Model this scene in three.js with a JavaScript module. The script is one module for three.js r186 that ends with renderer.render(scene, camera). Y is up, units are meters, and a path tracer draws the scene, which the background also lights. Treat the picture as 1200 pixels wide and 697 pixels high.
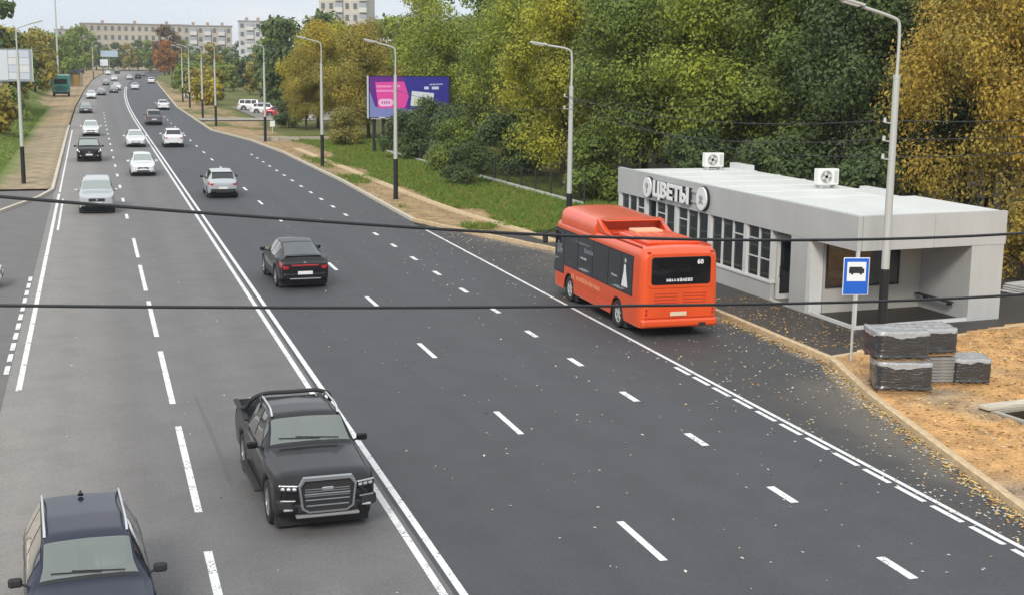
import * as THREE from 'three';
import { mergeGeometries, mergeVertices } from 'three/addons/utils/BufferGeometryUtils.js';
import { RoundedBoxGeometry } from 'three/addons/geometries/RoundedBoxGeometry.js';

// ---------------------------------------------------------------- camera, sky, sun, exposure
const scene = new THREE.Scene();
const camera = new THREE.PerspectiveCamera(24.56, 1024 / 594, 0.5, 4000);
camera.position.set(0, 8.2, 0);
camera.rotation.order = 'YXZ';
camera.rotation.set(-0.1753, -0.2984, 0.012);
const renderer = new THREE.WebGLRenderer({ antialias: true });
renderer.toneMapping = THREE.LinearToneMapping;
renderer.toneMappingExposure = 1.2;
renderer.shadowMap.enabled = true;

let seed = 20241;
const rnd = () => { seed = (seed + 0x6D2B79F5) | 0; let t = Math.imul(seed ^ (seed >>> 15), 1 | seed); t = (t + Math.imul(t ^ (t >>> 7), 61 | t)) ^ t; return ((t ^ (t >>> 14)) >>> 0) / 4294967296; };
const rr = (a, b) => a + (b - a) * rnd();
const lerp = (a, b, t) => a + (b - a) * t;
const clamp = (x, a = 0, b = 1) => Math.min(b, Math.max(a, x));
const sm = (a, b, x) => { const t = clamp((x - a) / (b - a)); return t * t * (3 - 2 * t); };
// value noise, periodic in P cells
const hash = (x, y, s) => { let h = Math.imul(x, 374761393) + Math.imul(y, 668265263) + Math.imul(s, 1274126177); h = Math.imul(h ^ (h >>> 13), 1274126177); return ((h ^ (h >>> 16)) >>> 0) / 4294967296; };
const mod = (a, n) => ((a % n) + n) % n;
function vn(x, y, P = 1 << 20, s = 0) {
  const xi = Math.floor(x), yi = Math.floor(y), fx = x - xi, fy = y - yi, u = fx * fx * (3 - 2 * fx), v = fy * fy * (3 - 2 * fy);
  const h = (i, j) => hash(mod(xi + i, P), mod(yi + j, P), s);
  return lerp(lerp(h(0, 0), h(1, 0), u), lerp(h(0, 1), h(1, 1), u), v);
}
function fbm(x, y, o = 4, P = 1 << 20, s = 0) { let a = 0, w = 0.5, t = 0; for (let i = 0; i < o; i++) { a += w * vn(x, y, P, s + i); t += w; w *= 0.5; x *= 2; y *= 2; P *= 2; } return a / t; }

{ // overcast sky: pale blue-white with soft, low-contrast cloud
  const w = 1024, h = 512, d = new Float32Array(w * h * 4);
  for (let j = 0; j < h; j++) for (let i = 0; i < w; i++) {
    const el = (j + 0.5) / h * Math.PI - Math.PI / 2, az = i / w;
    const up = Math.max(0, Math.sin(el)), k = 1 / (0.16 + up);
    const cx = Math.cos(az * 2 * Math.PI) * Math.cos(el) * k, cy = Math.sin(az * 2 * Math.PI) * Math.cos(el) * k;
    const c = sm(0.35, 0.72, fbm(cx * 1.3 + 40, cy * 1.3 + 40, 5));
    const L = 0.80 + 0.22 * sm(0, 0.8, up);
    const blue = [0.66, 0.80, 0.95], white = [1.0, 1.0, 1.0];
    const m = 0.45 + 0.5 * c;
    for (let q = 0; q < 3; q++) d[(j * w + i) * 4 + q] = el < -0.02 ? 0.3 * [0.9, 0.9, 0.85][q] : L * lerp(blue[q], white[q], m);
    d[(j * w + i) * 4 + 3] = 1;
  }
  const t = new THREE.DataTexture(d, w, h, THREE.RGBAFormat, THREE.FloatType);
  t.mapping = THREE.EquirectangularReflectionMapping; t.magFilter = THREE.LinearFilter; t.needsUpdate = true;
  scene.background = t; scene.environment = t;
}
const sun = new THREE.DirectionalLight(new THREE.Color().setRGB(1, 0.95, 0.87), 2.0);
sun.position.set(-30, 62, 28); sun.target.position.set(12, 0, -50);
sun.castShadow = true; sun.shadow.radius = 26; sun.shadow.mapSize.set(2048, 2048);
Object.assign(sun.shadow.camera, { left: -140, right: 140, top: 140, bottom: -140, near: 1, far: 400 });
scene.add(sun, sun.target);
scene.fog = new THREE.FogExp2(new THREE.Color().setRGB(0.86, 0.9, 0.94), 0.0002);

// ---------------------------------------------------------------- helpers
const used = {};
const numbered = (n) => { const k = used[n] = (used[n] ?? -1) + 1; return k ? n + '_' + String(k).padStart(3, '0') : n; };
const C = (r, g, b) => new THREE.Color().setRGB(r, g, b);
const std = (r, g, b, o = {}) => new THREE.MeshStandardMaterial({ color: C(r, g, b), roughness: 0.8, ...o });
const phy = (r, g, b, o = {}) => new THREE.MeshPhysicalMaterial({ color: C(r, g, b), roughness: 0.5, ...o });
function tex(n, f, srgb = true) { // f(x, y) in 0..1 -> [r, g, b] 0..1
  const d = new Uint8Array(n * n * 4);
  for (let j = 0; j < n; j++) for (let i = 0; i < n; i++) { const c = f(i / n, j / n); for (let q = 0; q < 3; q++) d[(j * n + i) * 4 + q] = clamp(c[q]) * 255; d[(j * n + i) * 4 + 3] = 255; }
  const t = new THREE.DataTexture(d, n, n); t.wrapS = t.wrapT = THREE.RepeatWrapping; t.magFilter = THREE.LinearFilter; t.minFilter = THREE.LinearMipmapLinearFilter; t.generateMipmaps = true;
  if (srgb) t.colorSpace = THREE.SRGBColorSpace; t.needsUpdate = true; return t;
}
const grey = (v) => [v, v, v];
function mesh(name, g, m, parent) { const o = new THREE.Mesh(g, m); o.name = parent ? name : numbered(name); o.castShadow = o.receiveShadow = true; (parent ?? scene).add(o); return o; }
function thing(name, label, category, [x, y, z] = [0, 0, 0], turn = 0, group) {
  const o = new THREE.Group(); o.name = numbered(name); o.position.set(x, y, z); o.rotation.y = turn; scene.add(o);
  o.userData = { label, category }; if (group) o.userData.group = group; return o;
}
function tag(o, label, category, group, kind) { Object.assign(o.userData, { label, category }); if (group) o.userData.group = group; if (kind) o.userData.kind = kind; return o; }
function struct(name, g, m, label, category = name.replace(/_/g, ' ')) { const o = g ? mesh(name, g, m) : new THREE.Group(); if (!g) { o.name = numbered(name); scene.add(o); } o.userData = { kind: 'structure', label, category }; return o; }
const grp = (name, parent) => { const o = new THREE.Group(); o.name = name; parent.add(o); return o; };
const at = (g, x = 0, y = 0, z = 0, rx = 0, ry = 0, rz = 0) => { if (rx || ry || rz) g.applyMatrix4(new THREE.Matrix4().makeRotationFromEuler(new THREE.Euler(rx, ry, rz))); return g.translate(x, y, z); };
const box = (w, h, d, x = 0, y = 0, z = 0) => new THREE.BoxGeometry(w, h, d).translate(x, y, z);
const rbox = (w, h, d, r, x = 0, y = 0, z = 0, seg = 2) => new RoundedBoxGeometry(w, h, d, seg, r).translate(x, y, z);
const cyl = (r0, r1, h, x = 0, y = 0, z = 0, n = 16) => new THREE.CylinderGeometry(r1, r0, h, n).translate(x, y + h / 2, z);
const clean = (g) => { const q = g.index ? g.toNonIndexed() : g; for (const k of Object.keys(q.attributes)) if (!['position', 'normal', 'uv'].includes(k)) q.deleteAttribute(k); return q; };
const merge = (a) => mergeGeometries(a.map(clean));
const V = (x, y, z) => new THREE.Vector3(x, y, z);
function tube(pts, r, n = 8, seg) { const c = new THREE.CatmullRomCurve3(pts.map((p) => V(...p)), false, 'centripetal'); return new THREE.TubeGeometry(c, seg ?? pts.length * 6, r, n, false); }
function bar(a, b, r, n = 8) { const A = V(...a), B = V(...b), d = B.clone().sub(A), g = new THREE.CylinderGeometry(r, r, d.length(), n); g.applyQuaternion(new THREE.Quaternion().setFromUnitVectors(V(0, 1, 0), d.normalize())); return g.translate((A.x + B.x) / 2, (A.y + B.y) / 2, (A.z + B.z) / 2); }
// indexed grid from f(i/nu, j/nv) -> [x, y, z]; uv from fuv or x,z in metres
function grid(nu, nv, f, fuv, fcol) {
  const P = [], U = [], I = [], K = [];
  for (let j = 0; j <= nv; j++) for (let i = 0; i <= nu; i++) { const p = f(i / nu, j / nv, i, j); P.push(...p); U.push(...(fuv ? fuv(i / nu, j / nv, p) : [p[0], p[2]])); if (fcol) K.push(...fcol(p, i / nu, j / nv)); }
  for (let j = 0; j < nv; j++) for (let i = 0; i < nu; i++) { const a = j * (nu + 1) + i, b = a + 1, c = a + nu + 1, d = c + 1; I.push(a, b, d, a, d, c); }
  const g = new THREE.BufferGeometry(); g.setAttribute('position', new THREE.Float32BufferAttribute(P, 3)); g.setAttribute('uv', new THREE.Float32BufferAttribute(U, 2));
  if (fcol) g.setAttribute('color', new THREE.Float32BufferAttribute(K, 3));
  g.setIndex(I); g.computeVertexNormals(); return g;
}
const poly = (pts) => (z) => { // piecewise linear x(z) through [z, x] with z falling
  if (z >= pts[0][0]) return pts[0][1];
  for (let i = 1; i < pts.length; i++) if (z >= pts[i][0]) { const [a, xa] = pts[i - 1], [b, xb] = pts[i]; return lerp(xa, xb, (z - a) / (b - a)); }
  return pts[pts.length - 1][1];
};

// ---------------------------------------------------------------- surface textures
const rep = (t, s) => { const c = t.clone(); c.repeat.set(1 / s, 1 / s); c.needsUpdate = true; return c; };
const asphaltT = tex(1024, (x, y) => { const f = hash(Math.floor(x * 1024), Math.floor(y * 1024), 3), c = fbm(x * 8, y * 8, 5, 8, 5), m = vn(x * 256, y * 256, 256, 9); return grey(0.78 + 0.07 * (c - 0.5) + 0.15 * (f - 0.5) + 0.12 * (m - 0.5) + (f > 0.993 ? 0.16 : 0)); });
const asphaltB = tex(512, (x, y) => grey(0.5 + 0.35 * (vn(x * 200, y * 200, 200, 2) - 0.5) + 0.3 * (hash(Math.floor(x * 512), Math.floor(y * 512), 4) - 0.5)), false);
const dirtT = tex(1024, (x, y) => { const c = fbm(x * 6, y * 6, 6, 6, 11), f = fbm(x * 90, y * 90, 3, 90, 12), h = hash(Math.floor(x * 400), Math.floor(y * 400), 13); const k = 0.8 + 0.4 * (c - 0.5) + 0.42 * (f - 0.5) + (h > 0.97 ? 0.15 : h < 0.03 ? -0.18 : 0); return [k * 1.08, k * 0.98, k * 0.84]; });
const dirtB = tex(512, (x, y) => grey(fbm(x * 20, y * 20, 5, 20, 14)), false);
const grassT = tex(1024, (x, y) => { const c = fbm(x * 7, y * 7, 5, 7, 21), f = fbm(x * 120, y * 120, 2, 120, 22); const k = 0.55 + 0.5 * (f - 0.5) + 0.35 * (c - 0.5); return [k * (0.9 + 0.35 * c), k * 1.05, k * 0.6]; });
const concT = tex(512, (x, y) => { const c = fbm(x * 5, y * 5, 6, 5, 31), h = hash(Math.floor(x * 512), Math.floor(y * 512), 32); return grey(0.82 + 0.3 * (c - 0.5) + 0.08 * (h - 0.5)); });
const wallT = tex(512, (x, y) => { const c = fbm(x * 3, y * 3, 5, 3, 41), s = fbm(x * 40, y * 4, 4, 40, 42); return grey(0.93 + 0.08 * (c - 0.5) + 0.03 * (s - 0.5)); });
const paintT = tex(1024, (x, y) => { const c = fbm(x * 9, y * 9, 5, 9, 51), f = fbm(x * 130, y * 130, 2, 130, 52); const w = sm(0.60, 0.72, 0.55 * c + 0.5 * f); return grey(lerp(0.93 + 0.08 * (c - 0.5), 0.5, w)); });
const filmB = tex(256, (x, y) => { const a = fbm(x * 7 + fbm(x * 5, y * 5, 3, 5, 61), y * 14, 4, 28, 62); return grey(Math.abs(a - 0.5) * 2); }, false);

const M = {
  asphaltOld: std(0.255, 0.246, 0.244, { map: rep(asphaltT, 5.3), bumpMap: rep(asphaltB, 2.1), bumpScale: 0.004, roughness: 0.78, vertexColors: true }),
  asphaltNew: std(0.105, 0.108, 0.120, { map: rep(asphaltT, 4.7), bumpMap: rep(asphaltB, 1.9), bumpScale: 0.004, roughness: 0.7, vertexColors: true }),
  asphaltBay: std(0.098, 0.093, 0.092, { map: rep(asphaltT, 4.1), bumpMap: rep(asphaltB, 1.7), bumpScale: 0.004, roughness: 0.75, vertexColors: true }),
  paint: std(0.92, 0.92, 0.91, { map: rep(paintT, 2.9), roughness: 0.6 }),
  dirt: std(0.80, 0.655, 0.46, { map: rep(dirtT, 3.1), bumpMap: rep(dirtB, 1.7), bumpScale: 0.04, roughness: 1, vertexColors: true }),
  verge: std(1, 1, 1, { map: rep(dirtT, 3.7), bumpMap: rep(dirtB, 1.9), bumpScale: 0.012, roughness: 1, vertexColors: true }),
  ground: std(0.075, 0.064, 0.034, { map: rep(dirtT, 6.1), roughness: 1 }),
  kerb: std(0.80, 0.60, 0.36, { map: rep(concT, 1.3), roughness: 0.95 }),
  kerbGrey: std(0.80, 0.72, 0.58, { map: rep(concT, 1.1), roughness: 0.95 }),
  concrete: std(0.62, 0.56, 0.46, { map: rep(concT, 2.3), bumpMap: rep(dirtB, 1.1), bumpScale: 0.006, roughness: 0.95 }),
  galv: std(0.50, 0.51, 0.48, { roughness: 0.55, metalness: 0.25 }),
  blackPaint: std(0.012, 0.012, 0.014, { roughness: 0.45 }),
  rubber: std(0.018, 0.018, 0.019, { roughness: 0.85 }),
  dark: std(0.02, 0.02, 0.022, { roughness: 0.7 }),
  chrome: std(0.72, 0.73, 0.74, { metalness: 0.9, roughness: 0.2 }),
  alloy: std(0.42, 0.42, 0.43, { metalness: 0.7, roughness: 0.35 }),
  windscreen: phy(0.34, 0.38, 0.36, { metalness: 0.6, roughness: 0.12, clearcoat: 1, clearcoatRoughness: 0.02 }),
  clearGlass: phy(0.66, 0.74, 0.69, { metalness: 0.24, roughness: 0.04, transmission: 1, thickness: 0, clearcoat: 1, clearcoatRoughness: 0.02 }),
  glass: phy(0.016, 0.018, 0.02, { roughness: 0.04, clearcoat: 1, clearcoatRoughness: 0.02 }),
  lens: phy(0.46, 0.48, 0.5, { roughness: 0.1, clearcoat: 1, metalness: 0.25 }),
  tail: phy(0.42, 0.012, 0.02, { roughness: 0.15, clearcoat: 1 }),
  amber: phy(0.7, 0.22, 0.02, { roughness: 0.2, clearcoat: 1 }),
  plate: std(0.72, 0.72, 0.72, { roughness: 0.5 }),
};

// ---------------------------------------------------------------- ground, road, verges, kerbs
const shift = (z) => { const d = Math.max(0, -z - 160); return 1.0e-4 * d * d; };
const midX = (z) => 5.06 + shift(z);
const rightKerb = poly([[60, 15.2], [-15, 15.15], [-20.2, 16.06], [-24, 16.91], [-28.4, 17.92], [-32.4, 19.1], [-52.8, 19.12], [-66, 15.05], [-88, 15.3], [-114, 15.0], [-131, 14.1], [-148, 11.95], [-210, 12.1], [-285, 14.2], [-391, 17.2], [-487, 22], [-600, 33]]);
const leftKerb = poly([[60, -2.25], [-150, -2.3], [-210, -2.1], [-300, -1.1], [-400, 0.6], [-490, 3.5], [-600, 12]]);
const zrows = []; for (let z = 50; z > -600;) { zrows.push(z); z -= z > -120 ? 0.8 : z > -250 ? 2.5 : 8; }
function strip(name, xa, xb, cols, y, mat, label, cat, shade, z0 = 60, z1 = -600) {
  const zs = zrows.filter((z) => z <= z0 && z >= z1);
  return struct(name, grid(cols, zs.length - 1, (u, v, i, j) => [lerp(xa(zs[j]), xb(zs[j]), u), typeof y === 'function' ? y(u, zs[j]) : y, zs[j]], null, (p, u) => { const c = shade(p, u); return Array.isArray(c) ? c : [c, c, c]; }), mat, label, cat);
}
// asphalt wear: grainy patches, wheel-polished lanes and stains
const wear = (lanes, amt, s) => (p) => {
  let k = 1 + 0.16 * (fbm(p[0] * 0.35 + 9, p[2] * 0.012 + 50, 4, 1 << 20, s) - 0.5) + 0.10 * (fbm(p[0] * 1.6, p[2] * 0.1 + 90, 3, 1 << 20, s + 9) - 0.5);
  for (const l of lanes) for (const o of [-0.8, 0.8]) { const d = (p[0] - shift(p[2]) - l - o) / 0.38; k -= amt * Math.exp(-d * d) * (0.35 + 0.9 * fbm(p[0] * 0.6, p[2] * 0.11, 3, 1 << 20, s + 20)); }
  return k;
};
const road = strip('road', leftKerb, midX, 22, 0, M.asphaltOld, 'light grey worn asphalt of the oncoming carriageway left of the double line', 'road', (p) => { const k = wear([-0.2, 3.3], 0.1, 70)(p), d = sm(2.2, -1.2, p[0] - shift(p[2]) + 1.6 * (fbm(p[0] * 0.5, p[2] * 0.05, 4, 1 << 20, 77) - 0.5)); return [k * (1 + 0.62 * d), k * (1 + 0.56 * d), k * (1 + 0.46 * d)]; });
const roadRight = strip('road', midX, (z) => z > -64 ? 14.98 : rightKerb(z), 26, 0, M.asphaltNew, 'dark fresh asphalt carriageway between the double line and the bus bay', 'road', wear([6.9, 10.6], 0.1, 80));
const bay = strip('bus_bay', (z) => 14.98, rightKerb, 14, 0, M.asphaltBay, 'darkest asphalt of the bus stop bay scattered with leaves', 'road', (p, u) => { const k = wear([], 0, 90)(p), d = sm(0.42, 0.7, fbm(p[0] * 0.5, p[2] * 0.35, 5, 1 << 20, 95)) * sm(0.1, 0.9, u) * (p[2] > -36 ? 1 : 0.5) + 1.9 * sm(0.42, 0.6, fbm(p[0] * 1.7, p[2] * 0.8, 4, 1 << 20, 97) + 0.28 * sm(0.82, 0.99, u) - 0.1) * sm(0.8, 0.93, u); return [k * (1 + 1.3 * d), k * (1 + 1.1 * d), k * (1 + 0.75 * d)]; }, 60, -66);

// ground sheet with the opening of the inspection pit
const pitAt = [20.85, -25.7], pitTurn = 0.12;
{ const s = new THREE.Shape(); s.moveTo(-2500, -2500); s.lineTo(2500, -2500); s.lineTo(2500, 2500); s.lineTo(-2500, 2500); s.closePath();
  const h = new THREE.Path(); const q = [[-0.75, -0.75], [0.75, -0.75], [0.75, 0.75], [-0.75, 0.75]].map(([a, b]) => [pitAt[0] + a * Math.cos(pitTurn) + b * Math.sin(pitTurn), pitAt[1] - a * Math.sin(pitTurn) + b * Math.cos(pitTurn)]);
  h.moveTo(q[0][0], -q[0][1]); for (const [a, b] of q.slice(1)) h.lineTo(a, -b); h.closePath(); s.holes.push(h);
  const g = new THREE.ShapeGeometry(s); g.rotateX(-Math.PI / 2).translate(0, -0.05, 0);
  const p = g.attributes.position, u = g.attributes.uv; for (let i = 0; i < p.count; i++) u.setXY(i, p.getX(i), p.getZ(i));
  struct('ground', g, M.ground, 'bare brown soil and forest floor reaching to the horizon', 'ground'); }
const inPit = (x, z) => { const dx = x - pitAt[0], dz = z - pitAt[1], a = dx * Math.cos(pitTurn) - dz * Math.sin(pitTurn), b = dx * Math.sin(pitTurn) + dz * Math.cos(pitTurn); return Math.max(Math.abs(a), Math.abs(b)); };

// orange dirt beside the platform, lumpy, left open over the pit
const dirtY = (x, z) => { const e = sm(0.2, 2.5, x - rightKerb(z)); return 0.1 + e * (0.22 * fbm(x * 0.35, z * 0.35, 4, 1 << 20, 101) - 0.06) * sm(0.9, 1.8, inPit(x, z)) * (z < -31 ? sm(-35.6, -33.2, z + (x - 19) * 0.16) : 1); };
{ const nu = 90, nv = 120, z0 = -14, z1 = -36.6; let g = grid(nu, nv, (u, v) => { const z = lerp(z0, z1, v), a = rightKerb(z) + 0.16, x = a + (34 - a) * Math.pow(u, 1.25); return [x, dirtY(x, z), z]; }, null, (p) => { const o = sm(0.38, 0.62, fbm(p[0] * 0.3 + 3, p[2] * 0.3, 4, 1 << 20, 111) + 0.22 * sm(18.5, 24, p[0] + (p[2] + 28) * -0.1)); const k = 0.85 + 0.5 * (fbm(p[0] * 1.3, p[2] * 1.3, 3, 1 << 20, 112) - 0.3); return [lerp(0.62, 0.95, o) * k, lerp(0.70, 0.80, o) * k, lerp(0.88, 0.62, o) * k]; });
  const I = g.index.array, P = g.attributes.position, keep = []; for (let i = 0; i < I.length; i += 3) { let m = 0; let hit = false; for (let q = 0; q < 3; q++) { const x = P.getX(I[i + q]), z = P.getZ(I[i + q]); if (inPit(x, z) < 0.78) hit = true; if (z < -32.6 - (x - 19.1) * 0.33 + (x > 27 ? (x - 27.4) * 0.23 : 0) + 0.02) m++; } if (!hit && m < 3) keep.push(I[i], I[i + 1], I[i + 2]); }
  g.setIndex(keep); struct('dirt_ground', g, M.dirt, 'tan and orange bare earth with fallen leaves beside the bus stop', 'earth'); }

// kiosk platform of dark asphalt
{ const s = new THREE.Shape(); [[19.26, -32.6], [27.4, -35.3], [33, -35.6], [33, -60], [17.3, -60], [19.26, -53.3]].forEach(([x, z], i) => i ? s.lineTo(x, -z) : s.moveTo(x, -z));
  const g = new THREE.ExtrudeGeometry(s, { depth: 0.12, bevelEnabled: false }); g.rotateX(-Math.PI / 2); const p = g.attributes.position, u = g.attributes.uv; for (let i = 0; i < p.count; i++) u.setXY(i, p.getX(i), p.getZ(i) + p.getY(i));
  struct('platform', g, std(0.082, 0.07, 0.06, { map: rep(asphaltT, 3.3), bumpMap: rep(asphaltB, 1.7), bumpScale: 0.004, roughness: 0.62 }), 'dark asphalt footway around the white kiosk', 'pavement'); }

// verge beyond the kiosk: trodden earth, then grass with bare patches
const grassMix = (x, z) => sm(0.4, 0.58, fbm(x * 0.35 + 7, z * 0.16, 4, 1 << 20, 121) + 0.42 * sm(17.3, 19.5, x - (z > -70 ? 0.9 : 0)) - 0.25 * sm(-62, -57, z) - 0.1);
const vergeY = (x, z) => 0.09 + 0.12 * sm(16, 24, x) * fbm(x * 0.3, z * 0.2, 3, 1 << 20, 122);
strip('verge', (z) => rightKerb(z) + 0.15, (z) => 34, 34, (u, z) => { const a = rightKerb(z) + 0.15; return vergeY(a + (34 - a) * u, z); }, M.verge, 'grass verge with trodden bare earth along the right kerb', 'verge', (p) => { const m = grassMix(p[0], p[2]), k = 0.8 + 0.5 * fbm(p[0] * 1.2, p[2] * 0.8, 3, 1 << 20, 123); return [lerp(0.43, 0.14, m) * k, lerp(0.365, 0.185, m) * k, lerp(0.26, 0.04, m) * k]; }, -60, -600);
// left verge: tan concrete apron, then a grassy bank
const bankY = (x, z) => 0.1 + 2.6 * sm(-6.2, -13, x) * sm(-92, -120, z);
strip('verge', (z) => -32, (z) => leftKerb(z) - 0.15, 34, (u, z) => bankY(lerp(-32, leftKerb(z) - 0.15, u), z), M.verge, 'tan paved verge and green grassy bank on the left', 'verge', (p) => { const m = sm(-4.9, -5.5, p[0] + 0.9 * (fbm(p[0], p[2] * 0.15, 3, 1 << 20, 131) - 0.5) + 2.2 * sm(-205, -225, p[2])), k = 0.8 + 0.5 * fbm(p[0] * 1.2, p[2] * 0.5, 3, 1 << 20, 132), g = sm(-170, -140, p[2]); return [lerp(lerp(0.44, 0.38, g), 0.15, m) * k, lerp(lerp(0.39, 0.365, g), 0.25, m) * k, lerp(lerp(0.31, 0.32, g), 0.035, m) * k]; }, -85, -600);
struct('side_street', grid(30, 40, (u, v) => [lerp(-70, -2.25, u), 0, lerp(-31, -86, v)], null, (p) => { const k = wear([], 0, 140)(p); return [k, k * 0.98, k * 0.95]; }), M.asphaltOld, 'grey asphalt side street joining from the left', 'road').position.y = -0.006;
struct('pavement', merge([box(60, 0.1, 78, -32.5, 0.05, 8.2)]), M.concrete, 'tan paved corner at the near left edge', 'pavement');

const stoneG = rbox(1, 1, 1, 0.06, 0, 0.5, 0, 1);
function kerb(name, pts, h, w, mat, label, side = 1, len = 1) { // pts [x, z]; far stones joined into one part
  const root = struct(name, null, null, label, 'kerb'), far = [];
  for (let i = 1; i < pts.length; i++) {
    const [x0, z0] = pts[i - 1], [x1, z1] = pts[i], L = Math.hypot(x1 - x0, z1 - z0), n = Math.max(1, Math.round(L / len)), a = Math.atan2(x1 - x0, z1 - z0);
    for (let k = 0; k < n; k++) {
      const t = (k + 0.5) / n, x = lerp(x0, x1, t) + side * w / 2 * Math.cos(a), z = lerp(z0, z1, t) - side * w / 2 * Math.sin(a), hh = h + rr(-0.008, 0.008);
      if (z > -112) { const o = mesh('kerb_stone', stoneG, mat, root); o.position.set(x, -0.04, z); o.rotation.y = a + rr(-0.006, 0.006); o.scale.set(w, hh + 0.04, L / n - 0.014); }
      else far.push(box(w, hh + 0.04, L / n - 0.02, 0, (hh + 0.04) / 2 - 0.04, 0).rotateY(a).translate(x, 0, z));
    }
  }
  if (far.length) mesh('kerb_run', merge(far), mat, root).userData.kind = 'stuff';
  return root;
}
const kp = (f, zs) => zs.map((z) => [f(z), z]);
kerb('kerb', kp(rightKerb, [-6, -15, -20.2, -24, -28.4, -32.4]), 0.14, 0.2, M.kerb, 'tan dusty kerb running along the dirt towards the bottom right corner', -1);
kerb('kerb', kp(rightKerb, [-32.4, -40, -52.8, -59, -66]), 0.16, 0.2, M.kerb, 'tan kerb along the bus bay in front of the kiosk', -1);
kerb('kerb', kp(rightKerb, [-66, -88, -114, -131, -148, -165, -210, -285, -391]), 0.15, 0.2, M.kerbGrey, 'pale kerb along the right verge beyond the bus', -1, 1.2);
kerb('kerb', [[19.3, -32.45], [27.4, -35.12], [33, -35.45]], 0.16, 0.18, M.kerb, 'tan kerb closing the end of the kiosk platform behind the pavers', 1);
kerb('kerb', [[-12, -70], [-4.61, -73.84], [-2.95, -80.5], [-2.3, -85]], 0.13, 0.2, M.kerbGrey, 'pale kerb rounding the corner of the left verge', 1);
kerb('kerb', kp(leftKerb, [-85, -110, -150, -158]), 0.13, 0.2, M.kerbGrey, 'pale kerb along the left verge beside the edge line', 1);
kerb('kerb', [[-2.25, -6], [-2.25, -30.4], [-3.0, -31.6], [-9, -33.5]], 0.13, 0.2, M.kerbGrey, 'pale kerb tip at the lower left edge of the picture', 1);
// footpath on the right verge
{ const path = poly([[-56, 19.4], [-62.4, 18.85], [-68.3, 18.1], [-78, 17.6], [-98, 17.15], [-120, 16.6]]); const root = struct('footpath', null, null, 'narrow pale slab path across the right verge', 'footpath'); const g = box(1, 0.06, 1);
  for (let z = -57; z > -118; z -= 1) { const o = mesh('slab', g, M.kerb, root); o.position.set(path(z), 0.135, z); o.scale.set(0.62, 1, 0.975); o.rotation.y = Math.atan2(path(z - 0.5) - path(z + 0.5), -1) + Math.PI + rr(-0.02, 0.02); } }

// ---------------------------------------------------------------- painted markings (each stroke its own sheet)
function ribbon(xf, z0, z1, w, y = 0.005) { const n = Math.max(1, Math.ceil(Math.abs(z1 - z0) / 6)); return grid(1, n, (u, v) => { const z = lerp(z0, z1, v); return [xf(z) + (u - 0.5) * w, y, z]; }); }
const mark = (name, g, root) => mesh(name, g, M.paint, root);
const K = (x) => (z) => x + shift(z);
for (const o of [-0.15, 0.15]) mark('double_line', ribbon((z) => midX(z) + o, 40, -330, 0.13), roadRight);
for (let k = -3; k < 6; k++) mark('lane_dash', ribbon(K(1.57), -22.2 - 8.05 * k, -22.2 - 8.05 * k + 6, 0.14), road);
for (let k = 0; k < 16; k++) mark('lane_dash', ribbon(K(1.5), -72 - 8 * k, -70 - 8 * k, 0.15), road);
for (let k = -3; k < 22; k++) mark('lane_dash', ribbon(K(8.78), -21.8 - 7.92 * k, -19.8 - 7.92 * k, 0.14), roadRight);
for (let k = -4; k < 25; k++) mark('lane_dash', ribbon(K(12.36), -19.0 - 3.93 * k, -18.0 - 3.93 * k, 0.17), roadRight);
mark('edge_line', ribbon(K(-1.97), -34.5, -83, 0.14), road); mark('edge_line', ribbon(K(-1.7), -66, -80, 0.1), road);
mark('edge_line', ribbon((z) => leftKerb(z) + 0.33, -84, -150, 0.1), road);
for (let k = 0; k < 11; k++) mark('edge_dash', ribbon(K(-2.36), -37.4 - 1.5 * k, -36.4 - 1.5 * k, 0.13), road);
mark('bay_line', ribbon(K(14.97), 10, -63.2, 0.11, 0.007), roadRight);
for (let k = 0; k < 22; k++) mark('bay_dash', ribbon(K(14.77), -33 + 1.19 * k, -32.05 + 1.19 * k, 0.12), roadRight);

// ---------------------------------------------------------------- kiosk (u along the front, w into the depth)
const kx = (u, w) => 21.88 - 0.0235 * u + w, kz = (u, w) => -35.82 - u - 0.1 * w * (1 - u / 18.6);
function hx(u0, u1, w0, w1, y0, y1) { // hexahedron with flat faces
  const c = (u, w, y) => [kx(u, w), y, kz(u, w)], q = [c(u0, w0, y0), c(u1, w0, y0), c(u1, w1, y0), c(u0, w1, y0), c(u0, w0, y1), c(u1, w0, y1), c(u1, w1, y1), c(u0, w1, y1)];
  const P = [], U = [], f = (a, b, d, e) => { const A = q[a], B = q[b], E = q[e], s = Math.hypot(B[0] - A[0], B[1] - A[1], B[2] - A[2]), t = Math.hypot(E[0] - A[0], E[1] - A[1], E[2] - A[2]); for (const [i, x, y] of [[a, 0, 0], [b, s, 0], [d, s, t], [a, 0, 0], [d, s, t], [e, 0, t]]) { P.push(...q[i]); U.push(x, y); } };
  f(1, 0, 4, 5); f(0, 3, 7, 4); f(3, 2, 6, 7); f(2, 1, 5, 6); f(4, 7, 6, 5); f(0, 1, 2, 3);
  const g = new THREE.BufferGeometry(); g.setAttribute('position', new THREE.Float32BufferAttribute(P, 3)); g.setAttribute('uv', new THREE.Float32BufferAttribute(U, 2)); g.computeVertexNormals(); return g;
}
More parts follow.
